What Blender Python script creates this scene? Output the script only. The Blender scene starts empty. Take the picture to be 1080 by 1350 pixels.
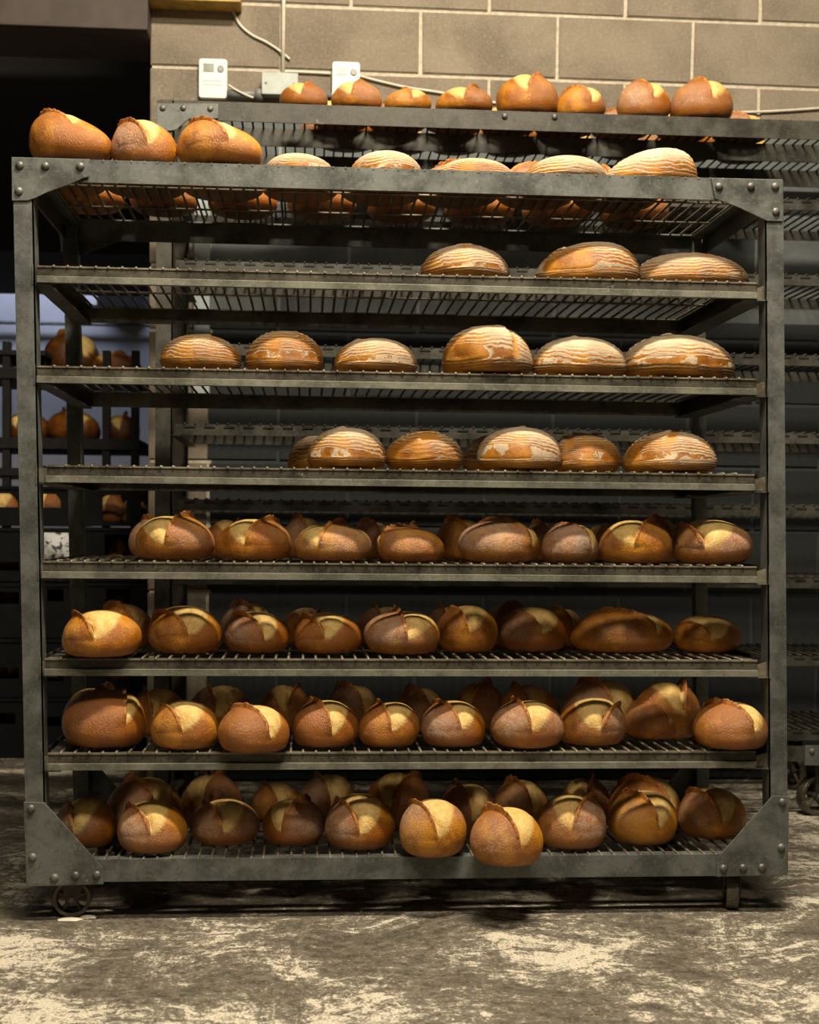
import bpy, math, random
import numpy as np
from mathutils import Matrix, Vector
C = bpy.context.scene.collection
SC = bpy.context.scene
rnd = random.Random(7)
PI = math.pi

# ------------------------------------------------------------------ camera
FPX, CD, CZ = 1800.0, 3.25, 0.9282
YAW, PITCH, ROLL, SH = -0.0749, -0.021, 0.0094, 64.06
def cam_basis():
    cy, sy, cp, sp = math.cos(YAW), math.sin(YAW), math.cos(PITCH), math.sin(PITCH)
    f = Vector((-sy*cp, cy*cp, sp)); r = Vector((cy, sy, 0)); u = r.cross(f)
    c, s = math.cos(ROLL), math.sin(ROLL)
    return r*c+u*s, u*c-r*s, f
CR, CU, CF = cam_basis()
cd = bpy.data.cameras.new('camera'); cam = bpy.data.objects.new('camera', cd); C.objects.link(cam)
cam.matrix_world = Matrix(((CR.x, CU.x, -CF.x, 0), (CR.y, CU.y, -CF.y, -CD), (CR.z, CU.z, -CF.z, CZ), (0, 0, 0, 1)))
cd.sensor_fit = 'AUTO'; cd.sensor_width = 36.0
cd.lens = FPX/1350*36.0; cd.shift_y = SH/1350
cd.clip_start = 0.05
cd.dof.use_dof = True; cd.dof.focus_distance = 3.30; cd.dof.aperture_fstop = 4.5
SC.camera = cam
def P(px, py, Y=None, Z=None):
    """point of the room that the photograph shows at (px, py), on the plane y=Y or z=Z"""
    d = CR*((px-540)/FPX)+CU*((675+SH-py)/FPX)+CF
    t = (Y+CD)/d.y if Y is not None else (Z-CZ)/d.z
    return Vector((0, -CD, CZ))+d*t

# ------------------------------------------------------------------ light
w = bpy.data.worlds.new('world'); SC.world = w; w.use_nodes = True
w.node_tree.nodes['Background'].inputs[0].default_value = (1.0, 0.88, 0.70, 1)
w.node_tree.nodes['Background'].inputs[1].default_value = 0.012
def area(name, loc, target, sx, sy, power, col):
    l = bpy.data.lights.new(name, 'AREA'); l.shape = 'RECTANGLE'; l.size = sx; l.size_y = sy
    l.energy = power; l.color = col
    o = bpy.data.objects.new(name, l); C.objects.link(o); o.location = loc
    d = Vector(target)-Vector(loc); o.rotation_euler = d.to_track_quat('-Z', 'Y').to_euler()
    return o
WARM = (1.0, 0.87, 0.68)
area('room_or_fill_lamp', (0.55, -1.20, 4.35), (0.35, 0.1, 0.6), 1.2, 0.16, 275, WARM)
area('room_or_fill_lamp', (0.1, -2.45, 4.1), (0.3, 0.0, 0.8), 1.4, 0.4, 95, WARM)
area('room_or_fill_lamp', (-0.3, -3.9, 3.4), (0.3, 0.0, 0.7), 1.4, 0.5, 6, WARM)  # unseen front fill added behind the camera, no fixture
area('room_or_fill_lamp', (1.1, 0.75, 4.6), (1.1, 1.6, 2.2), 1.6, 0.18, 9, WARM)  # unseen light added to brighten the upper block wall
area('room_or_fill_lamp', (-1.3, 4.75, 2.85), (-1.3, 5.0, 1.4), 1.6, 0.2, 15, (0.70, 0.78, 1.0))
area('room_or_fill_lamp', (-1.2, 1.72, 3.6), (-1.2, 2.4, 0.6), 0.6, 0.3, 4, WARM)  # unseen light added to brighten the crates in the opening
SC.view_settings.view_transform = 'Standard'; SC.view_settings.look = 'None'
SC.view_settings.gamma = 1.0; SC.view_settings.use_curve_mapping = False
SC.view_settings.exposure = 0.0

# ------------------------------------------------------------------ material helpers
class NT:
    def __init__(s, name):
        s.m = bpy.data.materials.new(name); s.m.use_nodes = True; s.t = s.m.node_tree
        s.n = s.t.nodes; s.l = s.t.links; s.b = s.n['Principled BSDF']
    def node(s, typ, **kw):
        n = s.n.new(typ)
        for k, v in kw.items(): setattr(n, k, v)
        return n
    def inp(s, n, k, v):
        i = n.inputs[k]
        if hasattr(v, 'is_output') or isinstance(v, bpy.types.NodeSocket): s.l.new(v, i)
        elif isinstance(v, (tuple, list)) and len(v) == 3 and i.type == 'RGBA': i.default_value = (*v, 1)
        else: i.default_value = v
    def coord(s, kind='Object', scale=(1, 1, 1), rot=(0, 0, 0), loc=(0, 0, 0)):
        c = s.node('ShaderNodeTexCoord'); m = s.node('ShaderNodeMapping')
        s.l.new(c.outputs[kind], m.inputs[0]); m.inputs['Scale'].default_value = scale
        m.inputs['Rotation'].default_value = rot; m.inputs['Location'].default_value = loc
        return m.outputs[0]
    def noise(s, vec, scale, detail=4, rough=0.55, dist=0.0):
        n = s.node('ShaderNodeTexNoise'); s.l.new(vec, n.inputs['Vector'])
        n.inputs['Scale'].default_value = scale; n.inputs['Detail'].default_value = detail
        n.inputs['Roughness'].default_value = rough; n.inputs['Distortion'].default_value = dist
        return n.outputs[0]
    def ramp(s, f, a, b, v0=0.0, v1=1.0):
        n = s.node('ShaderNodeMapRange'); n.interpolation_type = 'SMOOTHSTEP'
        s.inp(n, 0, f); n.inputs[1].default_value = a; n.inputs[2].default_value = b
        n.inputs[3].default_value = v0; n.inputs[4].default_value = v1
        return n.outputs[0]
    def math(s, op, a, b=0.0):
        n = s.node('ShaderNodeMath', operation=op); s.inp(n, 0, a); s.inp(n, 1, b); return n.outputs[0]
    def mix(s, f, a, b, mode='MIX'):
        n = s.node('ShaderNodeMix', data_type='RGBA', blend_type=mode)
        s.inp(n, 0, f); s.inp(n, 6, a); s.inp(n, 7, b); return n.outputs[2]
    def bump(s, h, strength, dist=0.01, normal=None):
        n = s.node('ShaderNodeBump'); s.inp(n, 'Height', h); n.inputs['Strength'].default_value = strength
        n.inputs['Distance'].default_value = dist
        if normal is not None: s.l.new(normal, n.inputs['Normal'])
        s.l.new(n.outputs[0], s.b.inputs['Normal']); return n.outputs[0]
    def out(s, col, rough=0.6, metal=0.0, spec=0.5):
        s.inp(s.b, 'Base Color', col); s.inp(s.b, 'Roughness', rough); s.inp(s.b, 'Metallic', metal)
        s.inp(s.b, 'Specular IOR Level', spec); return s.m
    def random(s):
        return s.node('ShaderNodeObjectInfo').outputs['Random']
    def position(s, scale=(1, 1, 1), rot=(0, 0, 0)):
        g = s.node('ShaderNodeNewGeometry'); m = s.node('ShaderNodeMapping')
        s.l.new(g.outputs['Position'], m.inputs[0]); m.inputs['Scale'].default_value = scale
        m.inputs['Rotation'].default_value = rot
        return m.outputs[0]

def metal_mat(name, base, dark, light, metal=0.35, dust=0.25):
    t = NT(name); p = t.position()
    a = t.noise(p, 9, 6, 0.65); b = t.noise(t.position((1, 1, 1)), 140, 3, 0.7)
    st = t.noise(t.position((6, 40, 120)), 3.0, 4, 0.6, 0.4)
    c = t.mix(t.ramp(a, 0.36, 0.62), dark, base); c = t.mix(t.ramp(t.noise(p, 42, 7, 0.8, 0.6), 0.50, 0.66, 0, 0.65), c, dark)
    c = t.mix(t.math('MULTIPLY', t.ramp(b, 0.5, 0.75), 0.35), c, light)
    c = t.mix(t.math('MULTIPLY', t.ramp(st, 0.58, 0.75), dust), c, light)
    d = t.ramp(t.noise(p, 34, 5, 0.7, 0.8), 0.66, 0.74, 0, dust*1.6)
    c = t.mix(d, c, (0.42, 0.39, 0.31))
    t.bump(b, 0.25, 0.001)
    return t.out(c, t.ramp(a, 0.3, 0.7, 0.42, 0.62), metal, 0.4)
STEEL = metal_mat('worn_galvanised_steel', (0.135, 0.142, 0.130), (0.062, 0.066, 0.060), (0.26, 0.265, 0.235))
STEEL2 = metal_mat('shaded_rear_rack_steel', (0.062, 0.060, 0.048), (0.026, 0.024, 0.019), (0.13, 0.125, 0.10), 0.3, 0.25)  # rack steel darkened to carry the shade at the back
RAIL = metal_mat('dusty_shelf_steel', (0.14, 0.135, 0.105), (0.05, 0.045, 0.033), (0.27, 0.26, 0.20), 0.3, 0.45)
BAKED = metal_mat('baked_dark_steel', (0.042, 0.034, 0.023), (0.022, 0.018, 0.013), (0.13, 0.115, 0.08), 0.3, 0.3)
WEBM = metal_mat('grimy_rail_web', (0.075, 0.066, 0.046), (0.028, 0.024, 0.016), (0.17, 0.155, 0.11), 0.3, 0.35)
LIPM = metal_mat('worn_rail_lip', (0.19, 0.19, 0.15), (0.10, 0.098, 0.076), (0.36, 0.35, 0.28), 0.3, 0.4)
WIRE = metal_mat('floured_wire', (0.21, 0.185, 0.135), (0.07, 0.055, 0.035), (0.32, 0.29, 0.22), 0.3, 0.5)
BOLT = metal_mat('bolt_steel', (0.17, 0.168, 0.15), (0.09, 0.086, 0.075), (0.32, 0.31, 0.27), 0.5, 0.2)
DARKIRON = metal_mat('dark_iron', (0.028, 0.026, 0.024), (0.012, 0.011, 0.010), (0.07, 0.065, 0.055), 0.2, 0.15)
CASTERM = metal_mat('floury_caster', (0.11, 0.09, 0.062), (0.03, 0.024, 0.017), (0.32, 0.28, 0.2), 0.1, 0.7)

def plain(name, col, rough=0.5, var=0.15, scale=30, metal=0.0, spec=0.5):
    t = NT(name); n = t.noise(t.coord(), scale, 4, 0.6)
    c = t.mix(t.ramp(n, 0.3, 0.7), tuple(x*(1-var) for x in col), tuple(min(1, x*(1+var)) for x in col))
    t.bump(n, 0.1, 0.002)
    return t.out(c, rough, metal, spec)
FARIRON = plain('far_rack_iron', (0.012, 0.011, 0.011), 0.7, 0.2, spec=0.15)
WHITEP = plain('white_plastic', (0.72, 0.71, 0.64), 0.35, 0.04)
LCDM = plain('grey_green_display', (0.14, 0.17, 0.12), 0.2, 0.1)
DIALM = plain('grey_dial', (0.22, 0.22, 0.20), 0.4, 0.1)
CABLE = plain('cream_cable', (0.58, 0.54, 0.44), 0.5, 0.1)
CONDUIT = plain('grey_conduit', (0.17, 0.175, 0.165), 0.45, 0.15)
JBOX = plain('painted_junction_box', (0.34, 0.38, 0.35), 0.45, 0.1)
WALLSTRIP = plain('pale_blue_strip', (0.40, 0.47, 0.47), 0.5, 0.1)  # colour of the wall paint where light reaches it
YELLOW = plain('yellow_painted_beam', (0.40, 0.25, 0.04), 0.5, 0.25)
LINTEL = plain('dark_painted_lintel', (0.055, 0.040, 0.032), 0.7, 0.2, 8)
CRATE = plain('black_crate_plastic', (0.005, 0.005, 0.0055), 0.7, 0.2, spec=0.12)
BLACK = plain('deep_black', (0.006, 0.005, 0.005), 0.9, 0.2)  # near-black finish for hood, wall unit and side walls
FARWALL = plain('far_white_wall', (0.50, 0.50, 0.54), 0.8, 0.05, 2)
HOSE = plain('pale_hose', (0.30, 0.26, 0.26), 0.5, 0.1)
RUBBER = plain('grey_rubber', (0.05, 0.045, 0.036), 0.7, 0.3)

def block_mat():
    t = NT('concrete_block'); p = t.position(); r = t.random()
    a = t.noise(p, 3.5, 5, 0.6, 0.3); b = t.noise(p, 90, 5, 0.75); h = t.noise(t.position((22, 22, 60)), 2.6, 4, 0.7)
    c = t.mix(t.ramp(a, 0.3, 0.7), (0.150, 0.128, 0.097), (0.262, 0.225, 0.170))
    c = t.mix(t.math('MULTIPLY', r, 0.5), c, (0.19, 0.155, 0.115))
    c = t.mix(t.math('MULTIPLY', t.ramp(b, 0.45, 0.7), 0.35), c, (0.41, 0.35, 0.26))
    pit = t.ramp(h, 0.60, 0.72, 0, 0.5)
    c = t.mix(pit, c, (0.13, 0.10, 0.075))
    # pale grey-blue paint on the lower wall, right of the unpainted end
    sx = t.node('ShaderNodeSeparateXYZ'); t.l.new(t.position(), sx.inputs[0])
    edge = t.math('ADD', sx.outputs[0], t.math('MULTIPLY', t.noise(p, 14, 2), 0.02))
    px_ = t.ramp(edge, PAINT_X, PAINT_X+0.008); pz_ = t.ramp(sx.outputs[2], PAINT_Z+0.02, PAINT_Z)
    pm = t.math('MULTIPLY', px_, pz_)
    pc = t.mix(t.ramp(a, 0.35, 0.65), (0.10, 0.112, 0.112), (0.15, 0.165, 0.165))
    pc = t.mix(t.ramp(sx.outputs[2], SHADE_Z+0.006, SHADE_Z), pc, (0.030, 0.034, 0.035))     # rack shade painted dark into the lower wall
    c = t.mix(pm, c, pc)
    t.bump(t.math('ADD', b, t.math('MULTIPLY', h, -0.8)), 0.55, 0.004)
    return t.out(c, 0.9, 0, 0.2)
SHADE_Z = P(640, 420, Y=1.8).z  # below this height rack shade is put into the wall colour
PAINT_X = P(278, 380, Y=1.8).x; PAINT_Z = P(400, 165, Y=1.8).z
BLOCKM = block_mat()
def mortar_mat():
    t = NT('mortar'); p = t.position(); b = t.noise(p, 60, 5, 0.7)
    c = t.mix(t.ramp(b, 0.3, 0.7), (0.40, 0.35, 0.27), (0.60, 0.54, 0.42))
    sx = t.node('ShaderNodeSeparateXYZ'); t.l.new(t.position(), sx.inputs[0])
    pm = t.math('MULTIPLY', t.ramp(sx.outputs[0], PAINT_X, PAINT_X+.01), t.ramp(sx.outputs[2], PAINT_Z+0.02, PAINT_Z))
    c = t.mix(pm, c, t.mix(t.ramp(sx.outputs[2], SHADE_Z+0.006, SHADE_Z), (0.26, 0.28, 0.28), (0.05, 0.056, 0.058)))  # joints darkened with the same painted rack shade
    t.bump(b, 0.6, 0.004)
    return t.out(c, 0.95, 0, 0.2)
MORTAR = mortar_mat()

def floor_mat():
    t = NT('floury_concrete')
    p0 = t.position()
    wn = t.node('ShaderNodeTexNoise'); t.l.new(p0, wn.inputs['Vector']); wn.inputs['Scale'].default_value = 1.3; wn.inputs['Detail'].default_value = 3
    wv = t.node('ShaderNodeVectorMath', operation='MULTIPLY_ADD'); t.l.new(wn.outputs['Color'], wv.inputs[0])
    wv.inputs[1].default_value = (0.9, 0.9, 0); t.l.new(p0, wv.inputs[2])
    def warped(sc, rot):
        m = t.node('ShaderNodeMapping'); t.l.new(wv.outputs[0], m.inputs[0]); m.inputs['Scale'].default_value = sc; m.inputs['Rotation'].default_value = (0, 0, rot); return m.outputs[0]
    big = t.noise(warped((1, 1.5, 1), 0.4), 2.4, 5, 0.62)
    sweep = t.noise(warped((1.5, 11, 1), -0.45), 3.4, 7, 0.72, 0.5)
    sweep2 = t.noise(warped((11, 1.5, 1), 0.35), 3.4, 7, 0.72, 0.4)
    grain = t.noise(p0, 170, 4, 0.8)
    mid = t.noise(p0, 34, 7, 0.78, 0.6)
    f = t.math('ADD', t.math('MULTIPLY', big, 1.35), t.math('MULTIPLY', sweep, 0.75))
    f = t.math('ADD', f, t.math('MULTIPLY', sweep2, 0.45))
    f = t.math('ADD', f, t.math('MULTIPLY', mid, 0.95)); f = t.math('SUBTRACT', f, 0.10)
    f = t.math('ADD', f, t.math('MULTIPLY', grain, 0.55)); f = t.math('SUBTRACT', f, 0.05)   # mean about 1.87
    film = t.ramp(f, 1.60, 2.0, 0, 0.5)
    thick = t.ramp(f, 1.91, 2.02, 0, 0.95)
    speck = t.math('MULTIPLY', t.ramp(t.noise(p0, 110, 3, 0.6), 0.58, 0.64), t.ramp(big, 0.40, 0.6, 0.2, 0.9))
    base = t.mix(t.ramp(mid, 0.3, 0.7), (0.052, 0.043, 0.031), (0.105, 0.088, 0.063))
    c = t.mix(film, base, (0.26, 0.232, 0.178))
    c = t.mix(t.math('MULTIPLY', t.math('MAXIMUM', thick, speck), t.ramp(grain, 0.36, 0.56, 0.35, 1.0)), c, (0.64, 0.58, 0.46))
    t.bump(t.math('ADD', t.math('MULTIPLY', thick, 0.8), t.math('MULTIPLY', grain, 0.5)), 0.5, 0.004)
    return t.out(c, t.ramp(thick, 0, 1, 0.55, 0.95), 0, 0.35)
FLOORM = floor_mat()

def crust_mat():
    """scored loaf: attribute data = (opened score, flour, browning)"""
    t = NT('golden_crust'); p = t.coord('Object'); r = t.random()
    at = t.node('ShaderNodeAttribute', attribute_name='data'); s = t.node('ShaderNodeSeparateColor'); t.l.new(at.outputs['Color'], s.inputs[0])
    big = t.noise(p, 16, 4, 0.6); fine = t.noise(p, 190, 5, 0.7); blis = t.noise(p, 420, 3, 0.6)
    brn = t.math('ADD', t.math('MULTIPLY', big, 0.85), t.math('MULTIPLY', fine, 0.35)); brn = t.math('SUBTRACT', brn, 0.09)
    brn = t.math('ADD', brn, t.math('MULTIPLY', t.math('SUBTRACT', r, 0.5), 0.22))
    brn = t.math('ADD', brn, t.math('MULTIPLY', s.outputs[2], 0.42))
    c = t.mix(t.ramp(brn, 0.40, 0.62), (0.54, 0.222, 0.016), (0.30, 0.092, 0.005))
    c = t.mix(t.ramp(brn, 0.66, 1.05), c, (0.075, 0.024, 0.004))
    c = t.mix(t.ramp(blis, 0.63, 0.72, 0, 0.5), c, (0.66, 0.36, 0.11))
    pm = t.math('MULTIPLY', s.outputs[0], t.ramp(fine, 0.2, 0.75, 1.0, 0.78))
    pale = t.mix(t.ramp(t.noise(p, 55, 5, 0.7), 0.40, 0.72), (0.78, 0.56, 0.20), (0.58, 0.34, 0.075))
    c = t.mix(t.math('MULTIPLY', t.ramp(t.noise(p, 95, 6, 0.8), 0.52, 0.66), 0.45), c, (0.21, 0.075, 0.010))
    c = t.mix(pm, c, pale)
    fl = t.math('MULTIPLY', s.outputs[1], t.ramp(t.noise(p, 48, 8, 0.85, 0.3), 0.32, 0.62))
    c = t.mix(t.math('MULTIPLY', fl, 0.55), c, (0.46, 0.385, 0.30))
    spk = t.math('MULTIPLY', t.ramp(t.noise(p, 330, 2, 0.5), 0.66, 0.72), t.ramp(s.outputs[1], 0.0, 0.6, 0.10, 0.9))
    c = t.mix(spk, c, (0.74, 0.66, 0.54))
    hgt = t.math('ADD', t.math('MULTIPLY', fine, 0.9), t.math('MULTIPLY', blis, 0.4))
    t.bump(hgt, 0.75, 0.004)
    rg = t.math('ADD', t.ramp(fl, 0, 1, 0.30, 0.75), t.math('MULTIPLY', s.outputs[0], 0.22))
    return t.out(c, rg, 0, 0.5)
CRUST = crust_mat()
def ear_mat():
    t = NT('toasted_ear'); p = t.coord('Object'); n = t.noise(p, 120, 5, 0.7)
    c = t.mix(t.ramp(n, 0.35, 0.65), (0.20, 0.062, 0.012), (0.48, 0.20, 0.045))
    t.bump(n, 0.6, 0.003)
    return t.out(c, 0.55, 0, 0.35)
EARM = ear_mat()
def ring_mat():
    """basket-proofed loaf: data = (ring coordinate, flour weight, crack)"""
    t = NT('flour_ringed_crust'); p = t.coord('Object'); r = t.random()
    at = t.node('ShaderNodeAttribute', attribute_name='data'); s = t.node('ShaderNodeSeparateXYZ'); t.l.new(at.outputs['Vector'], s.inputs[0])
    wob = t.noise(p, 26, 4, 0.6); fine = t.noise(p, 230, 4, 0.7); patch = t.noise(p, 15, 4, 0.6)
    q = t.math('ADD', s.outputs[0], t.math('MULTIPLY', t.math('SUBTRACT', t.noise(p, 13, 4, 0.55), 0.5), 2.6)); q = t.math('ADD', q, t.math('MULTIPLY', t.math('SUBTRACT', wob, 0.5), 0.5))
    fr = t.math('FRACT', q); tri = t.math('ABSOLUTE', t.math('SUBTRACT', fr, 0.5))     # 0 = ring crest
    thr = t.math('MULTIPLY_ADD', s.outputs[1], 0.42)
    t.n.active = None
    lim = t.math('ADD', t.math('MULTIPLY', s.outputs[1], 0.60), t.math('MULTIPLY', t.math('SUBTRACT', patch, 0.5), 0.70))
    lim = t.math('ADD', lim, t.math('MULTIPLY', t.math('SUBTRACT', fine, 0.5), 0.35))
    fm = t.ramp(t.math('SUBTRACT', lim, tri), -0.05, 0.07)
    crust = t.mix(t.ramp(t.noise(p, 14, 4, 0.6), 0.35, 0.65), (0.42, 0.175, 0.018), (0.20, 0.065, 0.007))
    crust = t.mix(t.math('MULTIPLY', s.outputs[2], 0.85), crust, (0.55, 0.24, 0.045))
    fm = t.math('MULTIPLY', fm, t.math('SUBTRACT', 1.0, s.outputs[2]))
    flc = t.mix(t.ramp(patch, 0.3, 0.7), (0.56, 0.46, 0.32), (0.36, 0.275, 0.175))
    c = t.mix(t.math('MULTIPLY', fm, t.ramp(fine, 0.25, 0.6, 0.72, 0.97)), crust, flc)
    t.bump(t.math('ADD', t.math('MULTIPLY', fm, 0.7), fine), 0.5, 0.003)
    return t.out(c, t.ramp(fm, 0, 1, 0.45, 0.85), 0, 0.3)
RINGM = ring_mat()
def wrap_mat():
    t = NT('printed_paper_sack'); p = t.coord('Object')
    v = t.noise(p, 26, 3, 0.6, 1.2)
    c = t.mix(t.ramp(v, 0.50, 0.58), (0.62, 0.62, 0.62), (0.05, 0.05, 0.05))
    t.bump(v, 0.4, 0.01)
    return t.out(c, 0.8)
SACKM = wrap_mat()
DISHM = plain('floured_dough', (0.5, 0.36, 0.16), 0.7, 0.2, 40)

# ------------------------------------------------------------------ mesh helpers
class MB:
    def __init__(s): s.v = []; s.f = []; s.mi = []
    def add(s, vs, fs):
        o = len(s.v); s.v += [tuple(v) for v in vs]; s.f += [tuple(i+o for i in f) for f in fs]; return s
    def box(s, x0, x1, y0, y1, z0, z1, shear=None):
        vs = [(x, y, z) for z in (z0, z1) for y in (y0, y1) for x in (x0, x1)]
        if shear: vs = [(x+shear(z), y, z) for x, y, z in vs]
        return s.add(vs, [(0, 2, 3, 1), (4, 5, 7, 6), (0, 1, 5, 4), (2, 6, 7, 3), (0, 4, 6, 2), (1, 3, 7, 5)])
    def prism(s, pts, y0, y1):
        """polygon in (x, z), counter-clockwise seen from -y, extruded along y"""
        n = len(pts); vs = [(x, y0, z) for x, z in pts]+[(x, y1, z) for x, z in pts]
        return s.add(vs, [tuple(range(n)), tuple(range(2*n-1, n-1, -1))]+[(i, i+n, (i+1) % n+n, (i+1) % n) for i in range(n)])
    def tube(s, path, r, n=8, cap=True):
        path = [Vector(p) for p in path]; rings = []
        up = Vector((0.13, 0.31, 0.94))
        for i, p in enumerate(path):
            d = (path[min(i+1, len(path)-1)]-path[max(i-1, 0)]).normalized()
            a = d.cross(up)
            if a.length < 0.1: a = d.cross(Vector((1, 0, 0)))
            a.normalize(); b = a.cross(d).normalized()
            rr = r[i] if isinstance(r, (list, tuple)) else r
            rings.append([p+a*rr*math.cos(2*PI*k/n)+b*rr*math.sin(2*PI*k/n) for k in range(n)])
        vs = [q for ring in rings for q in ring]
        fs = [(i*n+k, i*n+(k+1) % n, (i+1)*n+(k+1) % n, (i+1)*n+k) for i in range(len(path)-1) for k in range(n)]
        if cap: fs += [tuple(range(n-1, -1, -1)), tuple((len(path)-1)*n+k for k in range(n))]
        return s.add(vs, fs)
    def lathe(s, c, axis, prof, n=24):
        """profile of (distance along axis, radius)"""
        axis = Vector(axis).normalized(); a = axis.orthogonal().normalized(); b = axis.cross(a)
        vs = [Vector(c)+axis*h+(a*math.cos(2*PI*k/n)+b*math.sin(2*PI*k/n))*r for h, r in prof for k in range(n)]
        fs = [(i*n+k, i*n+(k+1) % n, (i+1)*n+(k+1) % n, (i+1)*n+k) for i in range(len(prof)-1) for k in range(n)]
        fs += [tuple(range(n-1, -1, -1)), tuple((len(prof)-1)*n+k for k in range(n))]
        return s.add(vs, fs)
    def mesh(s, name, mat, smooth=False):
        me = bpy.data.meshes.new(name); me.from_pydata(s.v, [], s.f); me.materials.append(mat)
        import bmesh
        bm = bmesh.new(); bm.from_mesh(me); bmesh.ops.recalc_face_normals(bm, faces=bm.faces); bm.to_mesh(me); bm.free()
        if smooth: me.polygons.foreach_set('use_smooth', [True]*len(me.polygons))
        return me
    def build(s, name, mat, parent=None, smooth=False, bevel=0.0):
        o = put(name, s.mesh(name, mat, smooth), parent)
        if bevel:
            m = o.modifiers.new('bevel', 'BEVEL'); m.width = bevel; m.segments = 2; m.limit_method = 'ANGLE'
        return o
def put(name, me, parent=None, loc=None):
    o = bpy.data.objects.new(name, me); C.objects.link(o)
    if parent is not None:
        o.parent = parent
        if parent.parent is None: o.location = -parent.location if loc is None else loc
        else: o.location = (0, 0, 0) if loc is None else loc
    elif loc is not None: o.location = loc
    return o
def empty(name, loc=(0, 0, 0)):
    o = bpy.data.objects.new(name, None); C.objects.link(o); o.location = loc; o.empty_display_size = 0.05; return o
def tag(o, label=None, cat=None, group=None, kind=None):
    for k, v in (('label', label), ('category', cat), ('group', group), ('kind', kind)):
        if v: o[k] = v
    return o

# ------------------------------------------------------------------ setting
WY = 1.80
WX0 = P(198, 240, Y=WY).x
floor = MB().add([(-6, -5, 0), (6, -5, 0), (6, 8, 0), (-6, 8, 0), (-6, -5, -.1), (6, -5, -.1), (6, 8, -.1), (-6, 8, -.1)],
                 [(0, 1, 2, 3), (7, 6, 5, 4), (0, 4, 5, 1), (1, 5, 6, 2), (2, 6, 7, 3), (3, 7, 4, 0)]).build('floor', FLOORM)
tag(floor, kind='structure')
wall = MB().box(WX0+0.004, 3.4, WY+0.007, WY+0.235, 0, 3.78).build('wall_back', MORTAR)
tag(wall, kind='structure')
BW, BH = 0.5107, 0.2385
zc = P(540, 12.5, Y=WY).z           # a bed joint
x_even = P(554.5, 60, Y=WY).x       # head joints of the course under that bed joint
def block_mesh(wd, ht, seed):
    import bmesh
    bm = bmesh.new(); bmesh.ops.create_cube(bm, size=1)
    bmesh.ops.scale(bm, vec=(wd, 0.02, ht), verts=bm.verts)
    rr = random.Random(seed)
    for v in bm.verts: v.co += Vector((rr.uniform(-.0025, .0025), 0, rr.uniform(-.0018, .0018)))
    bmesh.ops.bevel(bm, geom=[e for e in bm.edges if all(v.co.y < 0 for v in e.verts)], offset=0.004, segments=2, affect='EDGES')
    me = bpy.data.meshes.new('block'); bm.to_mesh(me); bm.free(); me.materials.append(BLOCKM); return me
MT = 0.0125
full = [block_mesh(BW-MT, BH-MT, k) for k in range(5)]
part_cache = {}
row = 0
zt = zc
while zt+BH < 3.79: zt += BH; row += 1
k = row
while zt > -0.05:
    zb_ = zt-BH
    if zb_ < 0:  # cut course at the floor
        if zt < 0.05: break
    off = x_even if (k % 2 == 0) else x_even+BW/2
    j0 = math.floor((WX0-off)/BW)
    for j in range(j0, j0+9):
        xa = max(off+j*BW, WX0-MT/2); xb = min(off+(j+1)*BW, 3.4)
        if xb-xa < 0.06: continue
        z0 = max(zb_, 0.0)
        if xb-xa > BW-0.001 and z0 == zb_: me = full[(j*3+k) % 5]
        else:
            key = (round(xb-xa, 3), round(zt-z0, 3))
            if key not in part_cache: part_cache[key] = block_mesh(xb-xa-MT, zt-z0-MT, 99)
            me = part_cache[key]
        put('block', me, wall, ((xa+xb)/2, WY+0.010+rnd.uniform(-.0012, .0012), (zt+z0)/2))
    zt = zb_; k -= 1
# lintel over the opening and the rest of the far room
zl = P(100, 38, Y=1.70).z
lint = MB().box(-2.6, P(195, 20, Y=1.70).x, 1.70, 2.02, zl, zl+0.72)
lint.box(-2.6, P(195, 20, Y=1.70).x, 1.685, 1.70, zl, zl+0.02)
tag(lint.build('trim_1', LINTEL, bevel=0.004), kind='structure')
zy = P(250, 6, Y=1.74).z
yb = MB().box(P(196, 3, Y=1.74).x, P(318, 3, Y=1.74).x, 1.70, 1.797, zy, zy+0.10).build('trim_2', YELLOW, bevel=0.003)
tag(yb, kind='structure')
fw = MB().box(-4.5, 0.6, 5.2, 5.3, 0, 3.8).build('wall_far', FARWALL); tag(fw, kind='structure')
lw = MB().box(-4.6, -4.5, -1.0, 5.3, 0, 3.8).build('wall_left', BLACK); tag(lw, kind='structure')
pw = MB().box(WX0+0.24, WX0+0.30, WY+0.235, 5.2, 0, 3.8).build('wall_right', BLACK); tag(pw, kind='structure')

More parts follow.
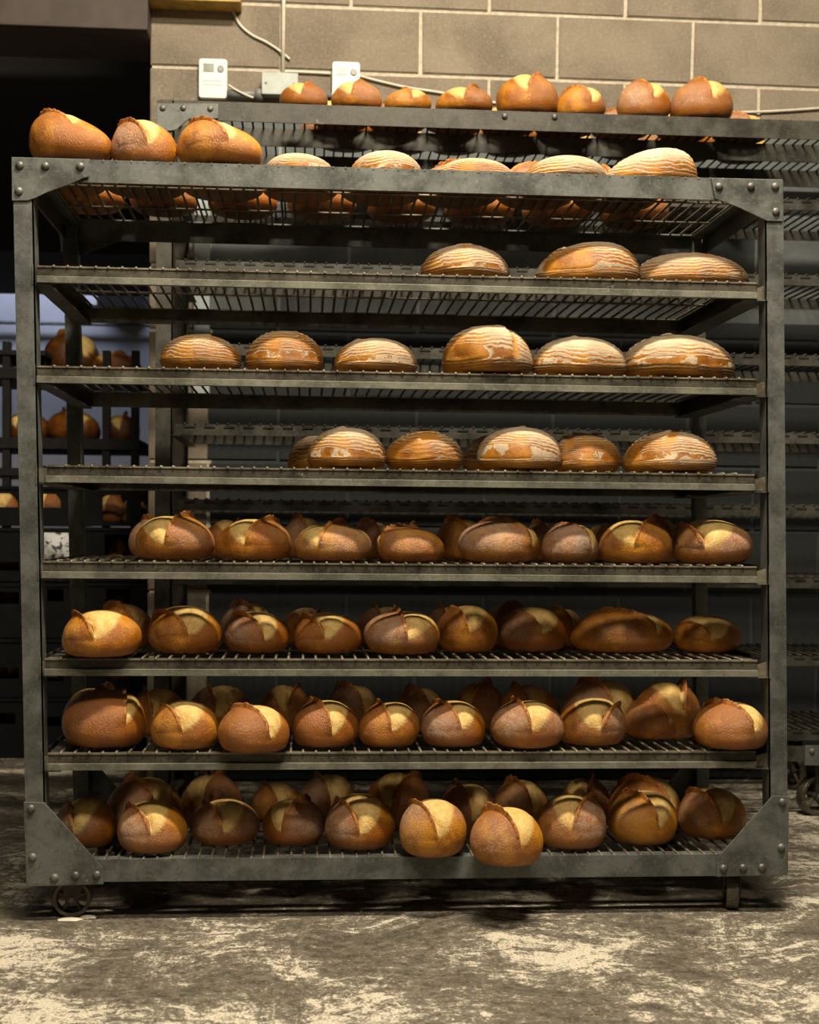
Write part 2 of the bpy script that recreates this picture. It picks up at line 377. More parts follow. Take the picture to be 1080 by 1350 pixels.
# ------------------------------------------------------------------ wall fittings
def plane_pts(pts, Y): return [(P(x, y, Y=Y).x, P(x, y, Y=Y).z) for x, y in pts]
def rounded(pts, r, n=4):
    out = []; m = len(pts)
    for i in range(m):
        p = Vector(pts[i]); a = (Vector(pts[i-1])-p).normalized(); b = (Vector(pts[(i+1) % m])-p).normalized()
        s = p+a*r; e = p+b*r
        for q in range(n+1):
            t_ = q/n; out.append(tuple(s*(1-t_)**2+p*2*t_*(1-t_)+e*t_**2))
    return out
def thermostat(x0, x1, y0, y1, label):
    Y = WY
    A = P(x0, y0, Y=Y); B = P(x1, y1, Y=Y)
    t = empty('thermostat', ((A.x+B.x)/2, Y, B.z))
    def q(u, v): return (A.x+(B.x-A.x)*u, A.z+(B.z-A.z)*v)
    rect = lambda u0, u1, v0, v1: [q(u0, v1), q(u1, v1), q(u1, v0), q(u0, v0)]
    MB().prism(rounded(rect(0, 1, 0, 1), 0.012), Y-0.028, Y-0.001).build('cover', WHITEP, t, bevel=0.003)
    MB().prism(rect(0.16, 0.54, 0.13, 0.34), Y-0.030, Y-0.0275).build('display', LCDM, t)
    MB().prism(rect(0.56, 0.62, 0.10, 0.36), Y-0.0295, Y-0.0275).build('divider', WHITEP, t)
    c = q(0.77, 0.26)
    MB().lathe((c[0], Y-0.028, c[1]), (0, -1, 0), [(0, 0.0125), (.003, 0.0125), (.004, .010)], 20).build('dial', DIALM, t)
    for v in (0.56, 0.66):
        MB().prism(rect(0.15, 0.85, v, v+0.012), Y-0.0290, Y-0.0275).build('seam', DIALM, t)
    tag(t, label, 'thermostat')
thermostat(263, 300, 80, 133, 'left white wall thermostat above the gusset of the rear rack')
thermostat(438, 474, 84, 138, 'right white wall thermostat behind the second loaf of the rear rack')
cA = P(374, 0, Y=WY-0.012); cB = P(373, 97, Y=WY-0.012)
cv = MB().tube([(cA.x, WY-.012, cA.z+0.6), (cA.x, WY-.012, cA.z), (cB.x, WY-.012, cB.z)], 0.0075, 10).build('vertical_conduit', CABLE, smooth=True)
tag(cv, 'thin white vertical conduit running down the block wall to the junction box', 'pipe')
A = P(347, 103, Y=WY); B = P(392, 131, Y=WY)
jb = empty('junction_box', ((A.x+B.x)/2, WY, B.z)); tag(jb, 'pale grey-green junction box on the wall between the thermostats', 'electrical box')
MB().box(A.x, B.x, WY-0.055, WY-0.001, B.z, A.z).build('box', JBOX, jb, bevel=0.003)
MB().box(A.x-0.003, B.x+0.003, WY-0.060, WY-0.055, B.z-.003, A.z+.003).build('cover_plate', JBOX, jb, bevel=0.002)
for sx_ in (A.x+.012, B.x-.012): MB().lathe((sx_, WY-.060, (A.z+B.z)/2), (0, -1, 0), [(0, .005), (.002, .004)], 10).build('screw', BOLT, jb)
a = P(300, 124, Y=WY-.03); b = P(347, 124, Y=WY-.03)
hc = MB().tube([(a.x, WY-.03, a.z), (b.x, WY-.03, b.z-.003)], 0.016, 12)
hc.tube([(b.x-.028, WY-.03, b.z-.002), (b.x-.002, WY-.03, b.z-.002)], 0.022, 12)
tag(hc.build('short_conduit', CONDUIT, smooth=True), 'short dark grey conduit joining left thermostat to the junction box', 'pipe')
a = P(392, 124, Y=WY-.02); b = P(438, 126, Y=WY-.02)
tag(MB().tube([(a.x, WY-.02, a.z), (b.x, WY-.02, b.z)], 0.010, 12).build('short_conduit', CONDUIT, smooth=True),
    'short dark grey conduit between the junction box and right thermostat', 'pipe')
def smooth_path(pts, n=8):
    pts = [Vector(p) for p in pts]; out = []
    for i in range(len(pts)-1):
        p0, p1, p2, p3 = pts[max(i-1, 0)], pts[i], pts[i+1], pts[min(i+2, len(pts)-1)]
        for k in range(n):
            t_ = k/n; out.append(0.5*((2*p1)+(-p0+p2)*t_+(2*p0-5*p1+4*p2-p3)*t_*t_+(-p0+3*p1-3*p2+p3)*t_**3))
    return out+[pts[-1]]
def cable(pix, label, r=0.005, Yc=WY-0.009):
    tag(MB().tube(smooth_path([P(x, y, Y=Yc) for x, y in pix]), r, 6).build('cable', CABLE, smooth=True), label, 'cable')
cable([(300, 2), (306, 12), (316, 32), (332, 46), (352, 56), (370, 68), (382, 78)], 'cream cable drooping from the yellow beam to the vertical conduit')
cable([(358, 101), (366, 97), (380, 94.5), (400, 95), (436, 97)], 'cream cable arching from the junction box to the right thermostat')
cable([(474, 100), (500, 107), (540, 116), (580, 122), (620, 131), (660, 136), (720, 140)], 'cream cable sagging along the wall right of the right thermostat')
cable([(301, 112), (312, 119), (324, 125), (334, 129)], 'short cream cable leaving the left thermostat', 0.004, WY-.05)
cable([(930, 149), (1000, 147.5), (1040, 145.5), (1085, 142.5), (1120, 141)], 'cream cable along the wall above the right end of the rear rack')

# ------------------------------------------------------------------ racks
ZB, ZT, X0, RW, LEAN, RD = 0.095, 1.79, -0.6513, 1.8329, -0.0226, 0.659
def lean(z): return LEAN*(z-ZB)
R = empty('bakery_rack', (X0+RW/2, RD/2, 0)); tag(R, 'large grey steel bread rack on casters, front rack full of loaves', 'rack')
PW = 0.046
def ell(mb, x0, x1, y0, y1, z0, z1, xside, yside, th=0.004):
    """vertical L-angle leaning with the rack"""
    fy = (y0, y0+th) if yside < 0 else (y1-th, y1)
    fx = (x0, x0+th) if xside < 0 else (x1-th, x1)
    mb.box(x0, x1, fy[0], fy[1], z0, z1, lean); mb.box(fx[0], fx[1], y0, y1, z0, z1, lean)
    return mb
def hollow(mb, x0, x1, y0, y1, z0, z1): return mb.box(x0, x1, y0, y1, z0, z1, lean)
ell(MB(), X0, X0+PW, 0.0, 0.05, ZB+.004, ZT-.004, 1, -1).build('post', STEEL, R)
ell(MB(), X0+RW-PW, X0+RW, 0.0, 0.05, ZB+.004, ZT-.004, -1, -1).build('post', STEEL, R)
ell(MB(), X0, X0+PW, RD-.04, RD, ZB+.004, ZT-.02, 1, 1).build('post', STEEL, R)
ell(MB(), X0+RW-PW, X0+RW, RD-.04, RD, ZB+.004, ZT-.02, -1, 1).build('post', STEEL, R)
H = 0.053
for (z1, nm) in ((ZT, 'top_rail'), (ZB+H, 'bottom_rail')):
    z0 = z1-H; xa, xb = X0+lean(z1), X0+RW+lean(z1)
    MB().box(xa+.01, xb-.01, 0.003, 0.008, z0, z1).box(xa+.01, xb-.01, .008, .048, z1-.006, z1-.002).build(nm, STEEL, R)
    MB().box(xa+.01, xb-.01, RD-.008, RD-.003, z0, z1).box(xa+.01, xb-.01, RD-.048, RD-.008, z1-.006, z1-.002).build(nm, STEEL, R)
    MB().box(xa+.004, xa+.009, .01, RD-.01, z0, z1).box(xa+.009, xa+.045, .01, RD-.01, z1-.007, z1-.003).build('side_rail', STEEL, R)
    MB().box(xb-.009, xb-.004, .01, RD-.01, z0, z1).box(xb-.045, xb-.009, .01, RD-.01, z1-.007, z1-.003).build('side_rail', STEEL, R)
G = {'tl': [(15, 207), (15.7, 264.8), (37, 264.5), (48, 260.5), (61, 254), (90, 244), (110, 235), (117.6, 233), (117.6, 209.8)],
     'tr': [(937.6, 234.5), (943, 262), (975, 274), (1000, 286), (1011.6, 291.5), (1032, 292), (1032.4, 236.6)],
     'bl': [(31, 1057), (34.8, 1169), (136.5, 1166), (135.5, 1143.6), (58.5, 1058)],
     'br': [(1018.5, 1049), (945, 1132), (945, 1156), (1038.9, 1153.5), (1040.6, 1050)]}
B_ = {'tl': [(26, 218), (60, 219), (106, 219.5), (25, 252)], 'tr': [(948, 246), (990, 246), (1022, 246), (1023, 279)],
      'bl': [(41, 1066), (43, 1130), (72, 1157), (99.6, 1154), (127.7, 1153)],
      'br': [(1031.5, 1057.4), (1030, 1117), (954, 1144.6), (979.7, 1144), (1004.7, 1143.6)]}
bolt_me = MB().lathe((0, 0, 0), (0, -1, 0), [(-.006, .0075), (.0, .0098), (.003, .0096), (.0058, .0072), (.0075, .0035)], 14).mesh('bolt', BOLT, True)
for kx, pts in G.items():
    g = MB().prism(plane_pts(pts, -0.003), -0.004, 0.0).build('gusset', STEEL, R, bevel=0.0012)
    for (x, y) in B_[kx]:
        q = P(x, y, Y=-.004); put('bolt', bolt_me, g, (q.x, -.0035, q.z))
    # matching gusset at the back
    MB().prism(plane_pts(pts, -0.003), RD, RD+.004).build('gusset', STEEL, R)

LIP = [1.541, 1.3075, 1.075, 0.8515, 0.6235, 0.3985]   # shelf lips from the upper down (the measured ones)
LIP = [P(540, y, Y=0).z for y in (361.5, 491, 619.5, 743.5, 869.5, 992)]
def shelf_wires(parent, xa, xb, y0, y1, z, step=0.0315, r=0.0033, mat=WIRE, cross=(0.5,)):
    L = y1-y0
    me = MB().tube([(0, y0, z-.004), (0, y0+.003, z+.0005), (0, y0+.02, z+.0005), (0, (y0+y1)/2, z-.001), (0, y1-.02, z+.0005), (0, y1, z-.002)], r, 6).mesh('wire', mat, True)
    n = int((xb-xa)/step)
    s0 = (xb-xa-n*step)/2
    for i in range(n+1):
        put('wire', me, parent, Vector((xa+s0+i*step+rnd.uniform(-.002, .002), 0, 0))-parent.location)
    for c in cross:
        MB().tube([(xa, y0+L*c, z-.0065), (xb, y0+L*c, z-.0065)], .0028, 6).build('cross_wire', mat, parent, smooth=True)
# deck of the rack itself (top and bottom)
shelf_wires(R, X0+lean(ZT)+.05, X0+RW+lean(ZT)-.05, .004, RD-.004, ZT-.0015, cross=(0.33, 0.67))
shelf_wires(R, X0+.05, X0+RW-.05, .006, RD-.006, ZB+H-.0015, cross=(0.5,))
TOPD, BOTD = ZT+.0022, ZB+H+.0022
ORD = ['first', 'second', 'third', 'fourth', 'fifth', 'sixth', 'seventh', 'eighth', 'ninth', 'tenth', 'eleventh', 'twelfth']
SURF = [TOPD]
SHN = ['first shelf below the top deck', 'second shelf below the top deck', 'third shelf below the top deck',
       'fourth shelf below the top deck', 'fifth shelf below the top deck', 'sixth shelf below the top deck']
LPX = [(48, 999), (48, 998), (60, 996), (55, 999), (58, 1000), (62, 998)]
RH = 0.040
for i, z in enumerate(LIP):
    lx = X0+lean(z)
    xa, xb = P(LPX[i][0], 600, Y=0).x, 0
    ya_, yb_ = (350, 372), 0
    zpx = 700
    xa = P(LPX[i][0], [352, 483, 613, 740, 869, 993][i], Y=-.004).x; xb = P(LPX[i][1], [372, 500, 628, 748, 870, 990][i], Y=-.004).x
    S = empty('wire_shelf', ((xa+xb)/2, RD/2, z-RH))
    tag(S, 'removable grey wire bread shelf, '+SHN[i]+' of the front rack', 'shelf', 'wire shelves of the front rack')
    fr = MB().box(xa, xb, .004, .008, z-RH+.004, z)
    fr.box(xa, xb, .004, .035, z-.004, z-.001)
    fro = fr.build('front_rail', WEBM, S)
    MB().box(xa, xb, -.004, .009, z-RH, z-RH+.016).build('folded_lip', LIPM, fro, bevel=.0008)   # brighter worn lower fold
    MB().box(xa, xb, .002, .010, z-.0035, z+.0006).build('top_edge', WIRE, fro)
    MB().box(xa, xb, RD-.054, RD-.050, z-RH, z).box(xa, xb, RD-.085, RD-.054, z-.004, z-.001).build('rear_rail', RAIL, S)
    MB().box(xa, xa+.004, .008, RD-.054, z-RH+.004, z-.001).box(xa+.004, xa+.035, .035, RD-.085, z-.0045, z-.0015).build('side_rail', RAIL, S)
    MB().box(xb-.004, xb, .008, RD-.054, z-RH+.004, z-.001).box(xb-.035, xb-.004, .035, RD-.085, z-.0045, z-.0015).build('side_rail', RAIL, S)
    shelf_wires(S, xa+.03, xb-.03, .002, RD-.050, z+.0005)
    SURF.append(z+.0042)
    # runners fixed to the posts carry the shelf
    xl = X0+PW+lean(z)-.004; xr = X0+RW-PW+lean(z)+.004
    zr = z-RH-.004
    rr = MB().box(xl-.002, xl+.001, -.002, RD-.03, zr, z+.003).box(xl, xa+.030, .002, RD-.03, zr, zr+.003)
    rr.box(xl, xa+.002, .000, .003, zr+.004, z-.006) if i > 1 else None
    rr.build('runner', RAIL if i > 1 else STEEL, R)
    rr = MB().box(xr-.001, xr+.002, -.002, RD-.03, zr, z+.003).box(xb-.030, xr, .002, RD-.03, zr, zr+.003)
    rr.build('runner', RAIL if i > 1 else STEEL, R)
    rr = MB().prism([(xb+.002, zr+.006), (xr, zr+.003), (xr, z-.004), (xb+.004, z-.012)], .012, .015).build('clip', WIRE, R)
    rr = MB().prism([(xl, zr+.003), (xa-.001, zr+.006), (xa-.001, z-.012), (xl, z-.004)], .012, .015).build('clip', WIRE, R)
SURF.append(BOTD)

def caster(parent, cx, cy, rad, wd, topz, ang, mat=CASTERM):
    """swivel caster: plate, fork, wheel with five spokes, axle"""
    c = empty('caster', (0, 0, 0)); c.parent = parent; c.location = Vector((cx, cy, rad))-parent.location; c.rotation_euler = (0, 0, ang)
    off = Vector((0, 0, 0))
    w_ = MB()
    n = 36
    prof = [(-wd/2, rad*.80), (-wd/2, rad*.96), (-wd/2+.003, rad), (wd/2-.003, rad), (wd/2, rad*.96), (wd/2, rad*.80), (0, rad*.78)]
    vs = []; fs = []
    for h, r in prof:
        for k_ in range(n): vs.append((math.cos(2*PI*k_/n)*r, h, math.sin(2*PI*k_/n)*r))
    m_ = len(prof)
    for i_ in range(m_):
        for k_ in range(n): fs.append((i_*n+k_, i_*n+(k_+1) % n, ((i_+1) % m_)*n+(k_+1) % n, ((i_+1) % m_)*n+k_))
    w_.add(vs, fs)
    for k_ in range(5):
        a_ = 2*PI*k_/5+.3; d = Vector((math.cos(a_), 0, math.sin(a_)))
        w_.tube([d*rad*.1, d*rad*.82], [rad*.14, rad*.09], 6)
    w_.lathe((0, -wd/2, 0), (0, 1, 0), [(0, rad*.22), (wd, rad*.22)], 16)
    o = w_.build('wheel', mat, c, smooth=False); o.location = (0, 0, 0)
    fk = MB()
    hz = topz-rad
    for s_ in (-1, 1):
        y_ = s_*(wd/2+.005)
        fk.prism([(-.014, -.012), (.014, -.012), (.030, hz-.008), (-.022, hz-.008)], y_-.0015, y_+.0015)
    fk.box(-.024, .034, -wd/2-.007, wd/2+.007, hz-.010, hz-.006)
    o = fk.build('fork', BAKED, c); o.location = (0, 0, 0)
    o = MB().box(-.042, .042, -.034, .034, hz-.005, hz-.0005).build('mounting_plate', BAKED, c); o.location = (0, 0, 0)
    o = MB().lathe((0, -wd/2-.010, 0), (0, 1, 0), [(0, .006), (.003, .009), (wd+.017, .009), (wd+.020, .006)], 8).build('axle', BOLT, c); o.location = (0, 0, 0)
    return c
cl = P(95, 1195, Y=.05); cr_ = P(966, 1183, Y=.05)
caster(R, cl.x, .055, .0455, .030, ZB+.003, 0.05)
caster(R, cr_.x, .060, .0455, .030, ZB+.003, 1.35)
caster(R, cl.x+.02, RD-.07, .0455, .030, ZB+.003, 0.8)
caster(R, cr_.x-.02, RD-.07, .0455, .030, ZB+.003, 2.2)

sa, sb = P(256, 400, Y=WY-.01).x, P(277, 400, Y=WY-.01).x  # added strip standing in for the lit part of the wall paint
tag(MB().box(sa, sb, WY-.030, WY-.001, P(266, 520, Y=WY).z, P(266, 168, Y=WY).z).box(sa-.004, sb+.004, WY-.034, WY-.001, 1.62, 1.65).build('lit_wall_strip', WALLSTRIP, bevel=.003),
    'pale blue-grey vertical strip standing for lit paint on the block wall near the opening', 'pipe')
# rear rack -----------------------------------------------------------
Y2, D2 = 1.10, 0.60
xl2 = P(207, 137, Y=Y2).x; z2 = P(640, 145, Y=Y2).z; xr2 = 1.98
R2 = empty('bakery_rack', ((xl2+xr2)/2, Y2+D2/2, 0)); tag(R2, 'taller grey steel bread rack standing behind against the block wall, mostly empty', 'rack')
def P2(px, py): return P(px, py, Y=Y2)
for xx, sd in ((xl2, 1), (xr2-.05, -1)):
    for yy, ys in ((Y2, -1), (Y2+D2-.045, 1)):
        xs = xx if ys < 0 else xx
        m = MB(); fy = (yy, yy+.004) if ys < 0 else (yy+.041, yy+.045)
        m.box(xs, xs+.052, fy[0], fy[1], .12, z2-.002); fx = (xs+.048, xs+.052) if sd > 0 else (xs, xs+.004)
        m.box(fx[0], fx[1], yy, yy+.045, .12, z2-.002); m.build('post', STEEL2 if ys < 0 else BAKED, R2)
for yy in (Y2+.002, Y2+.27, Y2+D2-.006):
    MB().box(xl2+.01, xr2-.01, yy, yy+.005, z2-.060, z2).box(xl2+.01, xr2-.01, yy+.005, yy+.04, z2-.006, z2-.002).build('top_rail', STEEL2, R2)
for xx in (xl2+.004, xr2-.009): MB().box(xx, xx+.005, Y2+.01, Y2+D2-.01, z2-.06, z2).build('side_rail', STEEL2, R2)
def far_wires(parent, xa, xb, y0, y1, z, name='wires'):
    m = MB(); n = int((xb-xa)/.034)
    for i in range(n+1): x = xa+i*(xb-xa)/n; m.tube([(x, y0, z), (x, y1, z)], .0036, 5)
    tag(m.build(name, BAKED, parent, smooth=True), kind='stuff')
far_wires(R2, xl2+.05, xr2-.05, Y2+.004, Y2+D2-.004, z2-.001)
g = MB().prism(rounded([(P2(x, y).x, P2(x, y).z) for x, y in [(207, 137), (207, 175), (232, 172), (250, 157), (288, 157), (288, 137)]], .006, 3), Y2-.006, Y2).build('gusset', STEEL, R2, bevel=.001)
for x, y in [(215, 143), (242, 143), (277.5, 144)]: put('bolt', bolt_me, g, (P2(x, y).x, Y2-.0055, P2(x, y).z))
for x, y in [(665.5, 153), (731.5, 154)]: put('bolt', bolt_me, R2, Vector((P2(x, y).x, Y2+.001, P2(x, y).z))-R2.location)
RY2 = [(262, 278), (362, 377), (468, 484), (571, 586), (667, 682), (762, 777), (865, 880), (963, 978)]
RN = ['first', 'second', 'third', 'fourth', 'fifth', 'sixth', 'seventh', 'lowest']
for i, (ya, yb_) in enumerate(RY2):
    z = P2(1060, ya).z; hgt = .034
    xa, xb = xl2+.06, xr2-.06
    S = empty('wire_shelf', ((xa+xb)/2, Y2+D2/2, z-hgt))
    tag(S, 'empty wire shelf of the rear rack, the '+RN[i]+' one below its top', 'shelf', 'wire shelves of the rear rack')
    fr = MB().box(xa, xb, Y2+.010, Y2+.014, z-hgt, z)
    fr.build('front_rail', STEEL2, S)
    m = MB(); x = xa+.03                                         # hook slots along the lip
    while x < xb-.04:
        m.box(x, x+.034, Y2+.007, Y2+.0105, z-.010, z-.004); x += .062
    tag(m.build('wire_hooks', DARKIRON, S), kind='stuff')
    MB().box(xa, xb, Y2+.46, Y2+.464, z-hgt, z).build('rear_rail', STEEL2, S)
    for xx in (xa, xb-.004): MB().box(xx, xx+.004, Y2+.014, Y2+.46, z-hgt, z-.001).build('side_rail', STEEL2, S)
    far_wires(S, xa+.03, xb-.03, Y2+.008, Y2+.462, z+.002)
    for xx, a0 in ((xl2+.050, 0), (xr2-.052, 1)):
        MB().box(min(xx, xx+(.03 if a0 == 0 else -.03)), max(xx, xx+(.03 if a0 == 0 else -.03)), Y2+.01, Y2+D2-.02, z-hgt-.004, z-hgt-.001).build('runner', BAKED, R2)
zb2 = P2(1060, 983).z; zb3 = P2(1060, 1004).z
MB().box(xl2+.01, xr2-.01, Y2+.002, Y2+.007, zb3, zb2-.002).build('bottom_rail', STEEL2, R2)
MB().box(xl2+.01, xr2-.01, Y2+D2-.006, Y2+D2-.001, zb3, zb2-.002).build('bottom_rail', STEEL2, R2)
q = P2(1071, 992)
gg = MB().box(P2(1061, 990).x, xr2-.002, Y2-.005, Y2+.001, zb3-.012, zb2+.001).build('gusset', STEEL, R2, bevel=.001)
put('bolt', bolt_me, gg, (P2(1070, 990).x, Y2-.0045, P2(1070, 990).z))
wc = P2(1082, 1045)
caster(R2, wc.x+.005, Y2+.06, .066, .036, zb3-.0, 0.3)
caster(R2, xl2+.09, Y2+.06, .066, .036, zb3-.0, 0.9)
caster(R2, xl2+.09, Y2+D2-.09, .066, .036, zb3-.0, 0.2)
caster(R2, xr2-.2, Y2+D2-.09, .066, .036, zb3-.0, 2.0)

# ------------------------------------------------------------------ bread
def waves(p, rr, n=7, f0=1.5, f1=5):
    o = np.zeros(len(p))
    for _ in range(n):
        k_ = np.array([rr.uniform(-1, 1) for _ in range(3)]); k_ *= rr.uniform(f0, f1)/np.linalg.norm(k_)
        o += np.sin(p@k_+rr.uniform(0, 6.28))/np.linalg.norm(k_)
    return o
def sm(x, a, b):
    t_ = np.clip((x-a)/(b-a), 0, 1); return t_*t_*(3-2*t_)
def set_mesh(name, v, f, mat, data=None):
    me = bpy.data.meshes.new(name); me.from_pydata(v.tolist(), [], f); me.materials.append(mat)
    me.polygons.foreach_set('use_smooth', [True]*len(me.polygons))
    if data is not None:
        at = me.attributes.new('data', 'FLOAT_COLOR', 'POINT')
        at.data.foreach_set('color', np.concatenate([data, np.ones((len(data), 1))], 1).astype(np.float32).ravel())
    me.update(); return me
def grid_faces(rows, cols):
    f = []
    for i in range(rows-1):
        for k_ in range(cols):
            f.append((i*cols+k_, i*cols+(k_+1) % cols, (i+1)*cols+(k_+1) % cols, (i+1)*cols+k_))
    a0, a1 = rows*cols, rows*cols+1
    for k_ in range(cols):
        f.append((a0, (k_+1) % cols, k_)); f.append((a1, (rows-1)*cols+k_, (rows-1)*cols+(k_+1) % cols))
    return f
class Scored:
    """slashed loaf: half width a, half depth b, height h; side=+1 ear left of the opened score"""
    def __init__(s, a, b, h, seed, side=1, e0=None, alpha=None, wid=None, tf=None, tb=None, ear=1.0, flour=0.3, brown=0.3, rows=50, cols=72, lift=1.0, skew=0.0):
        rr = random.Random(seed); s.rr = rr
        s.a, s.b, s.h, s.side, s.skew = a, b, h, side, skew*side
        s.e0 = rr.uniform(-.35, -.10) if e0 is None else e0-(.14 if e0 < .3 else 0)
        s.al = rr.uniform(.35, .8) if alpha is None else alpha
        s.w = rr.uniform(.8, 1.15) if wid is None else wid
        s.tf = math.radians(rr.uniform(80, 94)) if tf is None else math.radians(tf)
        s.tb = math.radians(rr.uniform(45, 65)) if tb is None else math.radians(tb)
        s.ear, s.flour, s.brown, s.lift = ear, flour, brown, lift
        s.ws = rr.randint(0, 10**6); s.rows, s.cols = rows, cols
        s.fs = rr.uniform(-1, 1)
    def surf(s, us, tau):
        """us in (-1,1) across the score, tau around it; returns points and attributes"""
        R_ = np.sqrt(np.clip(1-us**2, 0, 1)); vs = R_*np.sin(tau); dz = R_*np.cos(tau)
        bend = .10*np.sin(tau*1.2)
        u = us-s.e0-bend*R_
        ca, sa = math.cos(s.al), math.sin(s.al)
        dx = us*ca-vs*sa; dy = us*sa+vs*ca                     # back of the score swings to the ear's side
        d = np.stack([dx, dy, dz], 1)
        rr = random.Random(s.ws)
        n1 = waves(d, rr, 7, 1.2, 3.2); n2 = waves(d, rr, 9, 5, 13)
        t_ = (tau+s.tf)/(s.tf+s.tb)
        inn = (t_ > 0) & (t_ < 1)
        tc = np.clip(t_, 0, 1)
        W = s.w*np.power(tc, .62)*np.power(1-tc, .16)*1.55+1e-4
        E = np.power(np.sin(PI*np.power(tc, .8)), .8)*inn
        disp = np.zeros(len(us))
        L = u < 0
        disp += np.where(L, .155*s.lift*E*np.exp(np.clip(u, -9, 0)/.26), 0)
        v_ = np.clip(u/W, 0, 1)
        disp += np.where(~L, -.085*E*np.exp(-np.clip(u, 0, 9)/.09)+.075*E*np.sin(PI*np.power(v_, .8)), 0)
        disp += np.where((~L) & (u > W), .018*E*np.exp(-np.clip(u-W, 0, 9)/.1), 0)
        disp += .035*n1+.012*n2
        pale = sm(u, -.012, .012)*sm(W-u+.03*n2, -.02, .05)*inn*sm(tc, 0, .04)
        # body
        c = .40*s.h
        rad = 1+disp
        hr = np.sqrt(np.clip(1-dz**2, 1e-6, 1))
        fat = np.power(hr, np.where(dz > 0, -.16, -.34))          # fuller shoulders, broad base
        x = s.a*dx*rad*fat; y = s.b*dy*rad*fat
        up = (s.h-c)*np.power(np.abs(dz), .93)*rad*(1-s.skew*dx)
        lo = c*1.22*dz*(1+.3*disp)
        z = c+np.where(dz > 0, up, lo)
        k_ = .012
        z = np.where(z < k_, k_*np.exp(np.clip((z-k_)/k_, -6, 0)), z)      # flat base
        z = z-k_*math.exp(-6) if False else z
        br = s.brown*.5+.5*s.brown*np.exp(np.clip(u, -2, 0)/.25)*L*E+.60*sm(-dz, .40, .8)+.14*n1  # dark-baked base, deepened to help the contact shade
        fl = s.flour*(sm(-u, -.1, .5)*1.0+.22+.5*n1+s.fs*.35*dx)*(1-.85*pale)
        fl = np.clip(fl, 0, 1)*sm(dz, -.5, .0)+.35*s.flour*sm(-dz, .3, .7)
        p = np.stack([x*s.side, y, z], 1)
        return p, np.stack([np.clip(pale, 0, 1), np.clip(fl, 0, 1), np.clip(br, 0, 1)], 1)
    def make(s, name='sourdough_loaf', with_ear=True):
        e = s.e0
        # rows of us dense at the score edge (edge bends with tau, so follow it through a warp)
        n = s.rows
        g = np.linspace(-1, 1, n+2)[1:-1]
        th = g*PI/2
        base = np.sin(th)
        cols = s.cols; tau = np.linspace(-PI, PI, cols, endpoint=False)
        T = np.tile(tau, n); U = np.repeat(base, cols)
        edge = e+.10*np.sin(T*1.2)*np.sqrt(np.clip(1-U**2, 0, 1))
        # pull rows towards the edge
        dlt = U-edge; U2 = edge+dlt*(1-.55*np.exp(-(dlt/.22)**2))
        near = np.clip(np.abs(U), 0, 1)
        U2 = np.where(near > .97, U, U2); U2 = np.clip(U2, -.9985, .9985)
        U2 = np.concatenate([U2, [-1, 1]]); T = np.concatenate([T, [0, 0]])
        p, dat = s.surf(U2, T)
        f = grid_faces(n, cols)
        if s.side > 0: f = [q[::-1] for q in f]
        zmin = p[:, 2].min(); p[:, 2] -= zmin; s.zmin = zmin
        me = set_mesh(name, p, f, CRUST, dat)
        o = bpy.data.objects.new(name, me); C.objects.link(o)
        if with_ear and s.ear > 0:
            m_ = 46; t_ = np.linspace(.10, .93, m_); tau = t_*(s.tf+s.tb)-s.tf
            def pt(du):
                R0 = np.sqrt(1-s.e0**2); us = np.full(m_, s.e0)+.10*np.sin(tau*1.2)*R0+du
                return s.surf(us, tau)[0]-np.array([0, 0, zmin])
            A0, A1, A2 = pt(-.13), pt(-.035), pt(.030)
            cen = np.array([0, 0, s.h*.35]); nrm = A1-cen; nrm /= np.linalg.norm(nrm, axis=1)[:, None]
            tw = A2-A0; tw /= np.linalg.norm(tw, axis=1)[:, None]
            rg = np.array([s.rr.uniform(.72, 1.2) for _ in range(m_)])
            prof = np.power(np.clip(np.sin(PI*np.power((t_-.10)/.83, 1.25)), 0, 1), .7)
            tt = (t_-.10)/.83
            prof = .22*np.sin(PI*tt)**.5+.78*np.clip(np.sin(PI*np.power(tt, 1.7)), 0, 1)**1.1
            hh = (.165*s.ear*s.a*np.clip(prof, 0, 1)*rg)[:, None]
            lay = [A0-nrm*.006, A1*.55+A0*.45+nrm*hh*.10, A1+nrm*hh*.62, A1*.8+A2*.2+nrm*hh*1.0, A1*.55+A2*.45+nrm*hh*.62+tw*hh*.10, A2-nrm*.006]
            v = np.concatenate(lay); f = []
            K = len(lay)
            for r_ in range(K):
                r2 = (r_+1) % K
                for i in range(m_-1): f.append((r_*m_+i, r_*m_+i+1, r2*m_+i+1, r2*m_+i))
            f.append(tuple(r_*m_ for r_ in range(K))); f.append(tuple(r_*m_+m_-1 for r_ in range(K-1, -1, -1)))
            em = set_mesh('ear', v, f, EARM)
            eo = bpy.data.objects.new('ear', em); C.objects.link(eo); eo.parent = o
        return o
